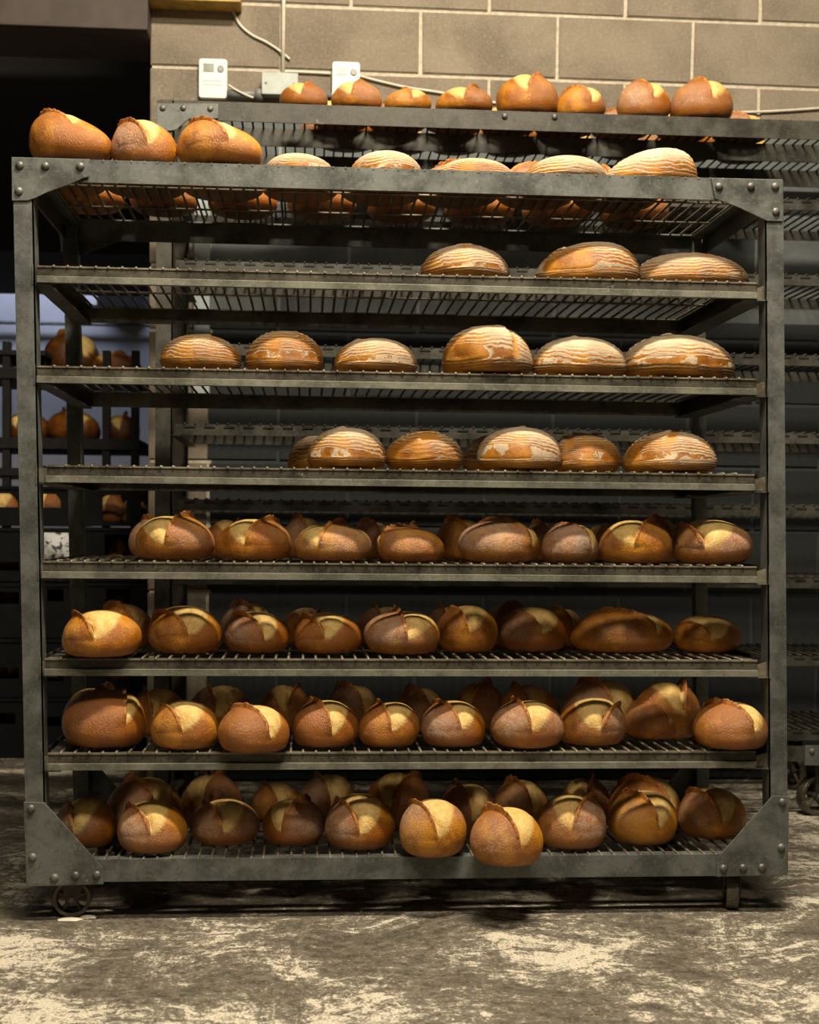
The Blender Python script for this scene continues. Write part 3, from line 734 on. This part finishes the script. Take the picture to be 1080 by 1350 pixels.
def ringed(a, b, h, seed, nr=8.5, flour=.6, shift=(0, 0), crack=None, name='ringed_sourdough_loaf', rows=60, cols=84, slope=0.0):
    rr = random.Random(seed)
    th = np.linspace(0.03, PI-.03, rows); ph = np.linspace(0, 2*PI, cols, endpoint=False)
    T = np.concatenate([np.repeat(th, cols), [0, PI]]); F = np.concatenate([np.tile(ph, rows), [0, 0]])
    d = np.stack([np.sin(T)*np.cos(F), np.sin(T)*np.sin(F), np.cos(T)], 1)
    wv = random.Random(seed+1); n1 = waves(d, wv, 7, 1.2, 3.2); n2 = waves(d, wv, 8, 6, 14)
    sx_, sy_ = shift
    q = np.sqrt((d[:, 0]-sx_*np.clip(d[:, 2], 0, 1))**2+(d[:, 1]-sy_*np.clip(d[:, 2], 0, 1))**2)
    pol = np.where(d[:, 2] > 0, np.arcsin(np.clip(q, 0, 1)), PI/2+np.arcsin(np.clip(-d[:, 2], 0, 1)))
    ring = pol/(PI/2)*nr+.5*n1
    amp = .012*sm(pol, .15, .5)
    disp = .04*n1+.008*n2-amp*np.cos(2*PI*ring)*-1*-1
    cr = np.zeros(len(T))
    if crack:
        cx, cy, cw, ch, ca = crack      # place on the dome and size of the torn score
        u = (d[:, 0]-cx)*math.cos(ca)+(d[:, 1]-cy)*math.sin(ca); v = -(d[:, 0]-cx)*math.sin(ca)+(d[:, 1]-cy)*math.cos(ca)
        cr = sm(cw-np.abs(u)+.02*n2, 0, .03)*sm(ch-np.abs(v)+.03*n2, 0, .04)*(d[:, 2] > 0)
        disp += .05*np.exp(-((u+cw*1.1)/.12)**2)*(u < -cw*.9)*sm(ch*1.1-np.abs(v), 0, .1)*(d[:, 2] > 0)-.02*cr
    c = .27*h
    hr = np.sqrt(np.clip(1-d[:, 2]**2, 1e-6, 1)); fat = np.power(hr, np.where(d[:, 2] > 0, -.10, -.35))
    sup = np.power(np.abs(d[:, 2]), .96)*np.sign(d[:, 2])
    z = c+np.where(d[:, 2] > 0, (h-c)*sup*(1+disp), c*1.35*d[:, 2]); z += slope*d[:, 0]*np.clip(z, 0, 1)
    k_ = .010; z = np.where(z < k_, k_*np.exp(np.clip((z-k_)/k_, -6, 0)), z)
    p = np.stack([a*d[:, 0]*(1+disp)*fat, b*d[:, 1]*(1+disp)*fat, z], 1); p[:, 2] -= p[:, 2].min()
    fw_ = flour*(sm(-pol, -1.35, -.65)*.95+.40+.22*n1)*sm(d[:, 2], -.5, -.05)
    dat = np.stack([ring+.5, np.clip(fw_, 0, 1.0), np.clip(cr, 0, 1)], 1)
    f = grid_faces(rows, cols)
    f = [q_[::-1] for q_ in f]
    me = set_mesh(name, p, f, RINGM, dat)
    o = bpy.data.objects.new(name, me); C.objects.link(o); return o

SHELFNAME = ['top deck', 'first shelf down', 'second shelf down', 'third shelf down', 'fourth shelf down', 'fifth shelf down', 'sixth shelf down', 'bottom deck']
def place(lv, x0, x1, top, bot=None, Y=None):
    """span in pixels on shelf lv -> centre x, centre y, half width, base z, height"""
    zs = SURF[lv]; wpx = x1-x0
    if Y is None:
        if bot is not None and lv >= 5:
            yf = P((x0+x1)/2, bot-2, Z=zs).y; r = wpx*.00092
            Y = yf+.70*r
        else: Y = .70*wpx*.0009+.055
    A_ = P(x0, (top+(bot or top+60))/2, Y=Y); B2 = P(x1, (top+(bot or top+60))/2, Y=Y)
    T_ = P((x0+x1)/2, top, Y=Y)
    return (A_.x+B2.x)/2, Y, (B2.x-A_.x)/2, zs, max(.05, T_.z-zs)

# front-row scored loaves: level, x0, x1, top, bottom, side(+1 ear left), flour, brown, extra
FR = [
 (4, 178, 283, 678, 743, -1, .35, .25, {}), (4, 281, 386, 683, 747, -1, .25, .3, {}), (4, 387, 490, 688, 750, -1, .8, .2, {}),
 (4, 497, 588, 692, 750, -1, .3, .45, dict(e0=.35)), (4, 605, 714, 685, 753, 1, .75, .3, dict(e0=.1, ear=.5)), (4, 713, 789, 691, 749, 1, .7, .45, dict(ear=.5)),
 (4, 790, 887, 684, 747, -1, .35, .35, {}), (4, 888, 990, 685, 745, 1, .6, .3, dict(e0=-.5)),
 (5, 80, 187, 802, 870, 1, .35, .35, dict(e0=-.35, wid=1.0)), (5, 194, 294, 797, 865, 1, .3, .15, dict(e0=-.4, wid=1.1)), (5, 297, 384, 805, 864, 1, .6, .25, dict(e0=-.35)),
 (5, 387, 477, 805, 865, 1, .3, .15, dict(e0=-.4, wid=1.0)), (5, 480, 581, 803, 866, 1, .7, .3, dict(e0=.05)), (5, 575, 658, 796, 863, 1, .2, .3, dict(e0=-.25, ear=.5, wid=1.1)),
 (5, 657, 748, 799, 862, 1, .7, .4, dict(e0=-.4, ear=.3, wid=1.2)), (5, 888, 976, 811, 863, 1, .2, .35, dict(e0=-.5, wid=1.1, ear=.5)),
 (6, 84, 196, 909, 991, 1, .1, .5, dict(e0=.35, wid=.5, ear=.4)), (6, 198, 289, 923, 992, 1, .15, .2, dict(e0=-.35, wid=1.0, ear=.6)), (6, 288, 382, 930, 997, 1, .15, .25, dict(e0=-.1)),
 (6, 384, 471, 924, 990, 1, .15, .4, dict(e0=-.05)), (6, 472, 553, 926, 989, 1, .15, .4, dict(e0=-.05)), (6, 555, 643, 921, 989, 1, .7, .45, dict(e0=-.2)),
 (6, 645, 743, 923, 991, 1, .8, .35, dict(e0=-.05)), (6, 736, 825, 920, 987, -1, .55, .15, dict(e0=-.45, wid=1.1)), (6, 820, 903, 921, 978, 1, .2, .55, dict(e0=-.2, wid=.8, ear=.2)),
 (6, 915, 1009, 924, 992, 1, .2, .3, dict(e0=-.1)),
 (7, 74, 155, 1053, 1123, 1, .6, .5, dict(e0=-.3, wid=.9)), (7, 154, 248, 1053, 1130, 1, .8, .45, dict(e0=-.35, wid=.9)), (7, 249, 343, 1053, 1119, 1, .85, .5, dict(e0=-.25, wid=.9)),
 (7, 344, 427, 1051, 1119, -1, .5, .5, dict(e0=-.05)), (7, 428, 520, 1047, 1125, 1, .6, .4, dict(e0=-.35, wid=1.1)), (7, 525, 616, 1056, 1136, 1, .7, .35, dict(e0=-.2, wid=.9)),
 (7, 621, 719, 1063, 1147, 1, .35, .3, dict(e0=-.15, wid=1.0, ear=1.4)), (7, 707, 799, 1048, 1124, -1, .8, .35, dict(e0=-.2, wid=1.0, ear=1.4)), (7, 799, 894, 1041, 1118, 1, .6, .3, dict(e0=-.1, wid=1.0)),
 (7, 894, 986, 1037, 1111, 1, .6, .4, dict(e0=-.3, wid=.9)),
]
def ordn(i): return ORD[i] if i < 12 else str(i+1)
def describe(side, flour, brown):
    t_ = 'heavily floured' if flour > .65 else ('lightly floured' if flour > .3 else 'glossy')
    c_ = 'dark brown' if brown > .42 else ('golden brown' if brown > .22 else 'pale golden')
    return t_+' '+c_+' round loaf'
cnt = {}
seed = 100
for rec in FR:
    lv, x0, x1, tp, bt, side, fl, br, ex = rec
    cx, cy, a, zs, h = place(lv, x0, x1, tp, bt)
    i = cnt.get(lv, 0); cnt[lv] = i+1; seed += 1
    ex = dict(ex); rot = rnd.uniform(-.12, .12)
    h *= .955
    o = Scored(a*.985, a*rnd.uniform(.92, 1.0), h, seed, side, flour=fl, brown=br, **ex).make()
    o.location = (cx, cy, zs); o.rotation_euler = (0, 0, rot)
    if lv == 5 and i == 7: i = 8   # the long loaf is the eighth
    tag(o, describe(side, fl, br)+', '+ordn(i)+' in the front row of the '+SHELFNAME[lv].replace(' down', ''), 'bread', 'front row loaves on the '+SHELFNAME[lv])
# long scored loaf on the fifth shelf
cx, cy, a, zs, h = place(5, 748, 886, 803, 864)
o = Scored(a*1.02, a*.62, h*.96, 777, 1, e0=.02, alpha=.9, wid=.6, ear=.6, flour=.3, brown=.42).make('batard_loaf')
o.location = (cx, cy-.01, zs); o.rotation_euler = (0, 0, -.12)
tag(o, 'long pointed golden brown loaf, the widest on the fifth shelf', 'bread', 'front row loaves on the fifth shelf down')

# three long loaves at the left of the top deck
for (x0, x1, tp, sd, fl, br, rot, kw, lb) in [
    (36, 149, 152, 201, .12, .32, -.25, dict(side=1, e0=-.2, alpha=.95, wid=.6, tf=50, tb=75, ear=.8, skew=.34), 'long glossy golden loaf at the left corner of the top deck'),
    (149, 236, 161, 202, .6, .30, -.1, dict(side=1, e0=-.4, alpha=.9, wid=.7, ear=.8, skew=.05), 'golden loaf with white flour patch, second on the top deck'),
    (235, 348, 163, 203, .10, .12, -.25, dict(side=1, e0=-.3, alpha=1.0, wid=.5, ear=.7, skew=.22), 'pale golden long loaf, third on the top deck')]:
    cx, cy, a, zs, h = place(0, x0, x1, tp, None, .075)
    kw = dict(kw); side = kw.pop('side')
    o = Scored(a, a*.80, h*.96, sd, side, flour=fl, brown=br, **kw).make('batard_loaf'); o.location = (cx, cy, zs); o.rotation_euler = (0, 0, rot)
    tag(o, lb, 'bread', 'plain loaves on the top deck')

# ringed loaves: level, x0, x1, top, Y, flour, crack, aspect, slope
RG = [
 (0, 349, 441, 205, .17, .85, None, 1.0, 0), (0, 460, 557, 202, .17, .8, None, 1.0, 0), (0, 578, 677, 208, .17, .8, None, 1.0, 0),
 (0, 690, 796, 207, .16, .7, None, 1.0, 0), (0, 802, 920, 198, .16, .85, None, .8, .25),
 (1, 555, 671, 322, .13, .7, (.15, -.35, .10, .45, -.9), .85, 0), (1, 709, 843, 317, .12, .8, (-.45, -.1, .07, .35, -.7), .75, .10), (1, 838, 983, 333, .14, .6, (.25, -.5, .22, .10, .2), .7, 0),
 (2, 211, 322, 438, .11, .55, (.38, -.32, .12, .22, .3), .9, 0), (2, 326, 429, 433, .11, .6, (.45, -.32, .13, .2, .3), .95, 0), (2, 438, 547, 444, .11, .7, (-.22, -.15, .12, .14, .2), .95, 0),
 (2, 583, 701, 427, .09, .75, (.42, -.42, .07, .45, .45), .95, 0), (2, 703, 823, 445, .10, .8, (.05, -.2, .14, .08, .3), .85, 0), (2, 821, 967, 441, .11, .9, (.0, -.1, .16, .10, 0), .75, 0),
 (3, 408, 509, 563, .09, .65, (.05, -.12, .16, .14, .3), .95, 0), (3, 506, 612, 565, .11, .55, (.0, -.45, .25, .35, .15), .95, 0), (3, 632, 739, 563, .09, .7, (.15, -.15, .10, .12, .1), .95, 0),
 (3, 724, 820, 568, .12, .7, (-.5, -.2, .12, .5, -.4), .95, 0), (3, 821, 942, 563, .10, .8, (.05, -.45, .09, .4, -.3), .85, 0),
]
cnt = {}
for j, (lv, x0, x1, tp, Y, fl, cr, asp, sl) in enumerate(RG):
    cx, cy, a, zs, h = place(lv, x0, x1, tp, None, Y)
    i = cnt.get(lv, 0); cnt[lv] = i+1
    rr = random.Random(900+j)
    o = ringed(a, a*asp, h*.97, 300+j, nr=rr.uniform(10, 12), flour=fl, shift=(rr.uniform(-.15, .15), rr.uniform(-.1, .2)), crack=cr, slope=sl)
    o.location = (cx, cy, zs); o.rotation_euler = (0, 0, rr.uniform(-.15, .15))
    tone = 'brown loaf with thin flour rings' if fl < .62 else ('loaf with broad flour rings' if fl < .78 else 'loaf thickly dusted in ringed flour')
    tag(o, tone+', '+ordn(i)+' one on the '+SHELFNAME[lv].replace(' down', ''), 'bread', 'ringed loaves on the '+SHELFNAME[lv])

# shared loaves for back rows and far places
protoS = []
for k_ in range(8):
    s_ = Scored(.09, .088, .105, 500+k_, 1 if k_ % 3 else -1, flour=[.2, .6, .4, .3, .7, .2, .0, .0][k_], brown=[.4, .3, .5, .25, .45, .35, 3.5, 2.6][k_], rows=34, cols=48)  # last two kinds browned further to imitate far-room shade
    protoS.append(s_)
made = {}
def back(lv, x0, x1, top, Y, k_, label, group, ringed_=False, zs=None):
    """loaf of a back row, a copy of one of six (or three ringed) kinds with its ear"""
    zs = SURF[lv] if zs is None else zs
    A_ = P(x0, top+30, Y=Y); B2 = P(x1, top+30, Y=Y); T_ = P((x0+x1)/2, top, Y=Y)
    a = (B2.x-A_.x)/2; h = max(.055, T_.z-zs)
    key = (ringed_, k_)
    if key not in made:
        src = ringed(.09, .082, .10, 640+k_, nr=9, flour=.7, rows=40, cols=56) if ringed_ else protoS[k_].make()
        made[key] = (src, True)
        o = src; kids = list(src.children)
    else:
        src = made[key][0]; o = src.copy(); C.objects.link(o)
        for ch in src.children:
            c_ = ch.copy(); c_.parent = o; C.objects.link(c_)
    o.location = ((A_.x+B2.x)/2, Y, zs); o.scale = (a/.09, a/.09, h/(.10 if ringed_ else .105)*.95); o.rotation_euler = (0, 0, rnd.uniform(-.4, .4))
    tag(o, label, 'bread', group)
    return o
BK = {
 7: [(138, 240, 1022, .26), (238, 320, 1022, .36), (395, 470, 1022, .40), (482, 570, 1018, .34), (578, 655, 1034, .24), (648, 722, 1026, .30), (738, 805, 1026, .30), (800, 898, 1019, .26), (330, 400, 1030, .42)],
 6: [(84, 172, 907, .26), (170, 246, 904, .27), (250, 330, 904, .34), (342, 412, 902, .36), (428, 500, 903, .38), (515, 590, 905, .38), (600, 665, 900, .36), (655, 738, 900, .34), (742, 842, 897, .28), (836, 924, 897, .22)],
 5: [(122, 202, 793, .28), (290, 362, 796, .34), (372, 440, 800, .36), (470, 545, 800, .40), (560, 615, 798, .38), (640, 700, 798, .36), (716, 770, 800, .36)],
 4: [(171, 240, 684, .25), (270, 330, 684, .30), (372, 428, 682, .30), (458, 520, 686, .36), (572, 645, 682, .32), (690, 740, 690, .32), (846, 896, 685, .25), (768, 812, 692, .34), (520, 560, 692, .40)],
}
for lv, L_ in BK.items():
    L_ = sorted(L_)
    for i, (x0, x1, tp, Y) in enumerate(L_):
        back(lv, x0, x1, tp, Y, (i*5+lv) % 6, 'shadowed round loaf, '+ordn(i)+' from the left in the back row of the '+SHELFNAME[lv].replace(' down', ''), 'back row loaves on the '+SHELFNAME[lv])
back(3, 379, 452, 571, .22, 0, 'ringed loaf half hidden behind the first loaf of the third shelf', 'back row loaves on the third shelf down', True)
back(3, 611, 690, 571, .22, 1, 'ringed loaf half hidden behind the third loaf of the third shelf', 'back row loaves on the third shelf down', True)
# rows of the top deck behind the front one, seen from below through the wires
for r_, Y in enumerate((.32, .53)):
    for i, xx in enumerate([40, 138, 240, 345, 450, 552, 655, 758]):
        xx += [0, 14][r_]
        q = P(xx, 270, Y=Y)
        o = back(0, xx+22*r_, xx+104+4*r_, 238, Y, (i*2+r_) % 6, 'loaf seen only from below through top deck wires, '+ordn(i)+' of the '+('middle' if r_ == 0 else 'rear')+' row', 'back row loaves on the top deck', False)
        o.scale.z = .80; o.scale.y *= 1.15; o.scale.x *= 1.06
# rear rack loaves
z2s = z2+.004
RR = [(369, 431, 110, 'small golden loaf in front of the junction box, first on the rear rack'), (436, 504, 109, 'golden loaf under the right thermostat, second on the rear rack'),
      (505, 570, 118, 'low golden loaf, third from the left on the rear rack'), (574, 650, 117, 'golden loaf with small upright ear, fourth on the rear rack'),
      (652, 734, 100, 'largest loaf on the rear rack, standing tall with twisted crust'), (731, 797, 115, 'small dark brown loaf leaning against the largest rear rack loaf'),
      (812, 884, 109, 'floury round loaf, second from the right on the rear rack'), (884, 964, 105, 'golden round loaf at the right end of the rear rack row')]
for i, (x0, x1, tp, lb) in enumerate(RR):
    Y = Y2+.085; a = (P(x1, 130, Y=Y).x-P(x0, 130, Y=Y).x)/2; h = P((x0+x1)/2, tp, Y=Y).z-z2s
    o = Scored(a, a*.9, h*.95, 400+i, -1 if i in (0, 1, 3, 4) else 1, ear=1.0 if i in (3,) else .6, flour=[.2, .3, .5, .2, .2, .5, .8, .3][i], brown=[.4, .4, .35, .3, .1, .55, .45, .3][i], rows=40, cols=60).make()
    o.location = ((P(x1, 130, Y=Y).x+P(x0, 130, Y=Y).x)/2, Y, z2s)
    tag(o, lb, 'bread', 'loaves on top of the rear rack')
for r_, Y in enumerate((.26, .39, .51)):
    for i, xx in enumerate([412, 486, 560, 634, 708, 782, 862, 938]):
        xx += [0, -14, 6][r_]
        if r_ == 1 and i in (2, 5): continue
        o = back(0, xx, xx+72, 150, Y2+Y, (i*2+r_) % 6, 'rear rack loaf seen from below through its wires, '+ordn(i)+' of the '+['second', 'third', 'rearmost'][r_]+' row', 'back row loaves on the rear rack', False, z2s)
        o.scale = (1.12, .8, .75)

# ------------------------------------------------------------------ far room seen through the opening
def PF(px, py, Y): return P(px, py, Y=Y)
YR = 2.75
FRK = empty('far_rack', (-1.2, YR+.2, 0)); tag(FRK, 'blurred dark rack in the far room standing behind the crates', 'rack')
for x in (8, 140, 178): MB().box(PF(x-5, 500, YR).x, PF(x+5, 500, YR).x, YR, YR+.04, 0.0, PF(x, 462 if x > 20 else 450, YR).z).build('post', FARIRON, FRK)
xa, xb = PF(-25, 500, YR).x, PF(184, 500, YR).x
FS = []
for (y0, y1) in ((486, 500), (578, 592), (618, 628)):
    za, zb_ = PF(100, y1, YR).z, PF(100, y0, YR).z
    MB().box(xa, xb, YR-.01, YR+.5, za, zb_).build('shelf_board', FARIRON, FRK); FS.append(zb_)
za = PF(30, 462, YR).z
MB().box(xa, PF(60, 460, YR).x, YR-.01, YR+.45, za-.02, za).build('shelf_board', FARIRON, FRK)
def far_loaf(x0, x1, top, Y, zs, k_, label, grp, ry=False):
    return back(0, x0, x1, top, Y, k_, label, grp, ry, zs)
far_loaf(58, 132, 440, YR+.27, FS[0], 7, 'big golden brown loaf on the upper shelf of the far room rack', 'loaves on the far room rack')
far_loaf(118, 186, 466, YR+.27, FS[0], 6, 'dark loaf right of the golden loaf in the far room rack', 'loaves on the far room rack')
far_loaf(8, 66, 543, YR+.27, FS[1], 6, 'left loaf on the middle shelf of the far room rack', 'loaves on the far room rack')
far_loaf(62, 132, 541, YR+.27, FS[1], 7, 'middle loaf on the middle shelf of the far room rack', 'loaves on the far room rack')
far_loaf(136, 184, 546, YR+.27, FS[1], 6, 'right loaf on the middle shelf of the far room rack', 'loaves on the far room rack')
# crates
YC = 2.34
def crate(x0, x1, y0, y1, holes, label, depth=.42):
    """open-topped plastic crate whose front has rectangular openings (pixels)"""
    A_ = PF(x0, y0, YC); B2 = PF(x1, y1, YC); xa, xb, zt_, zb_ = A_.x, B2.x, A_.z, B2.z-.0
    c = empty('bread_crate', ((xa+xb)/2, YC+depth/2, zb_)); tag(c, label, 'crate', 'stacked black bread crates')
    xs = sorted({xa, xb, *[PF(h[0], y0, YC).x for h in holes], *[PF(h[1], y0, YC).x for h in holes]})
    zs = sorted({zt_, zb_, *[PF(x0, h[2], YC).z for h in holes], *[PF(x0, h[3], YC).z for h in holes]})
    m = MB()
    for i in range(len(xs)-1):
        for j in range(len(zs)-1):
            mx, mz = (xs[i]+xs[i+1])/2, (zs[j]+zs[j+1])/2
            if any(PF(h[0], y0, YC).x < mx < PF(h[1], y0, YC).x and PF(x0, h[3], YC).z < mz < PF(x0, h[2], YC).z for h in holes): continue
            m.box(xs[i], xs[i+1], YC, YC+.012, zs[j], zs[j+1])
    m.build('front_panel', CRATE, c)
    m = MB().box(xa, xa+.01, YC+.012, YC+depth, zb_, zt_).box(xb-.01, xb, YC+.012, YC+depth, zb_, zt_)
    m.build('side_panel', CRATE, c); MB().box(xa+.01, xb-.01, YC+depth-.01, YC+depth, zb_, zt_).build('back_panel', CRATE, c)
    MB().box(xa+.01, xb-.01, YC+.012, YC+depth-.01, zb_+.004, zb_+.012).build('base', CRATE, c)
    MB().box(xa-.004, xb+.004, YC-.006, YC+.000, zt_-.014, zt_-.001).build('rim', CRATE, c)
    return xa, xb, zb_+.012
lev = [640, 695, 768, 842, 920, 1003]
ln = ['top', 'second', 'third', 'fourth', 'lowest']
for j in range(5):
    y0, y1 = lev[j], lev[j+1]
    hl = [[(-30, 24, 650, 668), (40, 80, 650, 668)], [(-20, 25, 740, 752), (44, 92, 702, 742)], [(-20, 25, 780, 796), (62, 84, 776, 792)], [(-20, 25, 880, 895), (48, 84, 884, 898)], [(-20, 20, 940, 955), (55, 80, 945, 958)]][j]
    hr = [[(135, 167, 652, 688), (186, 197, 652, 690)], [(138, 172, 704, 737)], [(140, 172, 776, 806)], [(140, 170, 858, 896)], [(140, 170, 940, 960)]][j]
    xa, xb, zz = crate(-45, 100, y0, y1-1, hl, 'black plastic bread crate, '+ln[j]+' of the left stack in the far room')
    xa2, xb2, zz2 = crate(106, 205, y0, y1-1, hr, 'black plastic bread crate, '+ln[j]+' of the right stack in the far room')
    for (xx, yt, k_) in ([(12, y0+8, 1), (62, y0+9, 3)] if j else [(0, 646, 1), (58, 646, 3)]):
        if j == 1 and xx == 62: continue
        far_loaf(xx-25, xx+25, yt, YC+.19, zz, k_, 'roll inside the '+ln[j]+' crate of the left stack, '+('left' if xx < 40 else 'right')+' one', 'bread in the far crates')
    for (xx, yt, k_) in ([(146, 652, 3), (176, 656, 1)] if j == 0 else [(155, y0+12, 5)]):
        far_loaf(xx-19, xx+19, yt, YC+.18, zz2, k_, 'roll inside the '+ln[j]+' crate of the right stack'+('' if j else (', left one' if xx < 160 else ', right one')), 'bread in the far crates')
a = PF(48, 702, YC-.02); b = PF(96, 745, YC-.02)
# printed paper sack bulging out of the second crate
n_ = 9; vs = []
for i in range(n_):
    for k_ in range(n_):
        u, v = i/(n_-1), k_/(n_-1)
        bul = .045*math.sin(PI*u)*math.sin(PI*v)+.006*math.sin(9*u+5*v)
        vs.append((a.x+(b.x-a.x)*u, YC-.012-bul, b.z+(a.z-b.z)*v))
nb = len(vs); vs += [(x, YC-.007, z) for x, y, z in vs]
fs = [(i*n_+k_, (i+1)*n_+k_, (i+1)*n_+k_+1, i*n_+k_+1) for i in range(n_-1) for k_ in range(n_-1)]
fs += [tuple(q+nb for q in f[::-1]) for f in fs]
for i in range(n_-1):
    fs += [(i*n_, nb+i*n_, nb+(i+1)*n_, (i+1)*n_), (i*n_+n_-1, (i+1)*n_+n_-1, nb+(i+1)*n_+n_-1, nb+i*n_+n_-1), (i, i+1, nb+i+1, nb+i), ((n_-1)*n_+i, nb+(n_-1)*n_+i, nb+(n_-1)*n_+i+1, (n_-1)*n_+i+1)]
tag(MB().add(vs, fs).build('paper_sack', SACKM, smooth=True), 'crumpled black and white printed sack in the second far crate', 'sack')
# dark oven hood hanging in the far room
zh = PF(100, 333, 3.3).z
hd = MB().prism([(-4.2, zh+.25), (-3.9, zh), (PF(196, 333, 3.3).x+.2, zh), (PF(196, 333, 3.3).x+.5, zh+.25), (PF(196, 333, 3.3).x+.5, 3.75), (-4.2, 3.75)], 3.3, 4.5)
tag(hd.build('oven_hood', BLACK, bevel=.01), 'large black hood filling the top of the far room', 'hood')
tag(MB().tube(smooth_path([PF(x, y, 3.285) for x, y in [(62, 262), (72, 280), (80, 298), (84, 318), (85, 331)]]), .016, 10).build('hose', HOSE, smooth=True), 'pale curved hose hanging against the black hood', 'hose')
zo = PF(160, 385, 4.9).z
tag(MB().box(PF(128, 380, 4.9).x, PF(190, 380, 4.9).x, 4.9, 5.19, PF(150, 405, 4.9).z, PF(150, 372, 4.9).z).box(PF(120, 380, 4.9).x, PF(196, 380, 4.9).x, 4.86, 4.9, PF(150, 407, 4.9).z, PF(150, 404, 4.9).z).build('wall_unit', BLACK), 'small black box unit on the far white wall', 'cabinet')
for yy, lb in ((425, 'upper'), ):
    A_ = PF(0, yy, 5.15)
    tag(MB().tube([(-4.4, 5.15, A_.z), (.2, 5.15, A_.z)], .012, 8).build('wall_pipe', CONDUIT), 'thin grey pipe crossing the far white wall', 'pipe')
# flour clumps on the floor by the left caster
for i, (x, y, sx_, sz_, lb) in enumerate([(92, 1213, .030, .006, 'flat pale flour lump under the left caster wheel'), (116, 1211, .020, .008, 'small pale flour lump just right of the left caster'), (158, 1197, .020, .006, 'small flour lump on the floor under the rack right of caster')]):
    q = P(x, y, Z=0); th = np.linspace(.02, PI/2, 8); m = MB(); n = 16
    rr = random.Random(i); jag = [rr.uniform(.8, 1.2) for _ in range(n)]
    vs = [(q.x+sx_*jag[k_]*math.sin(t_)*math.cos(2*PI*k_/n), q.y+.5*sx_*jag[k_]*math.sin(t_)*math.sin(2*PI*k_/n), .0005+sz_*math.cos(t_)) for t_ in th for k_ in range(n)]
    fs = [(i_*n+k_, i_*n+(k_+1) % n, (i_+1)*n+(k_+1) % n, (i_+1)*n+k_) for i_ in range(7) for k_ in range(n)]+[tuple(range(n-1, -1, -1)), tuple(7*n+k_ for k_ in range(n))]
    tag(m.add(vs, fs).build('flour_lump', CABLE, smooth=True), lb, 'flour')
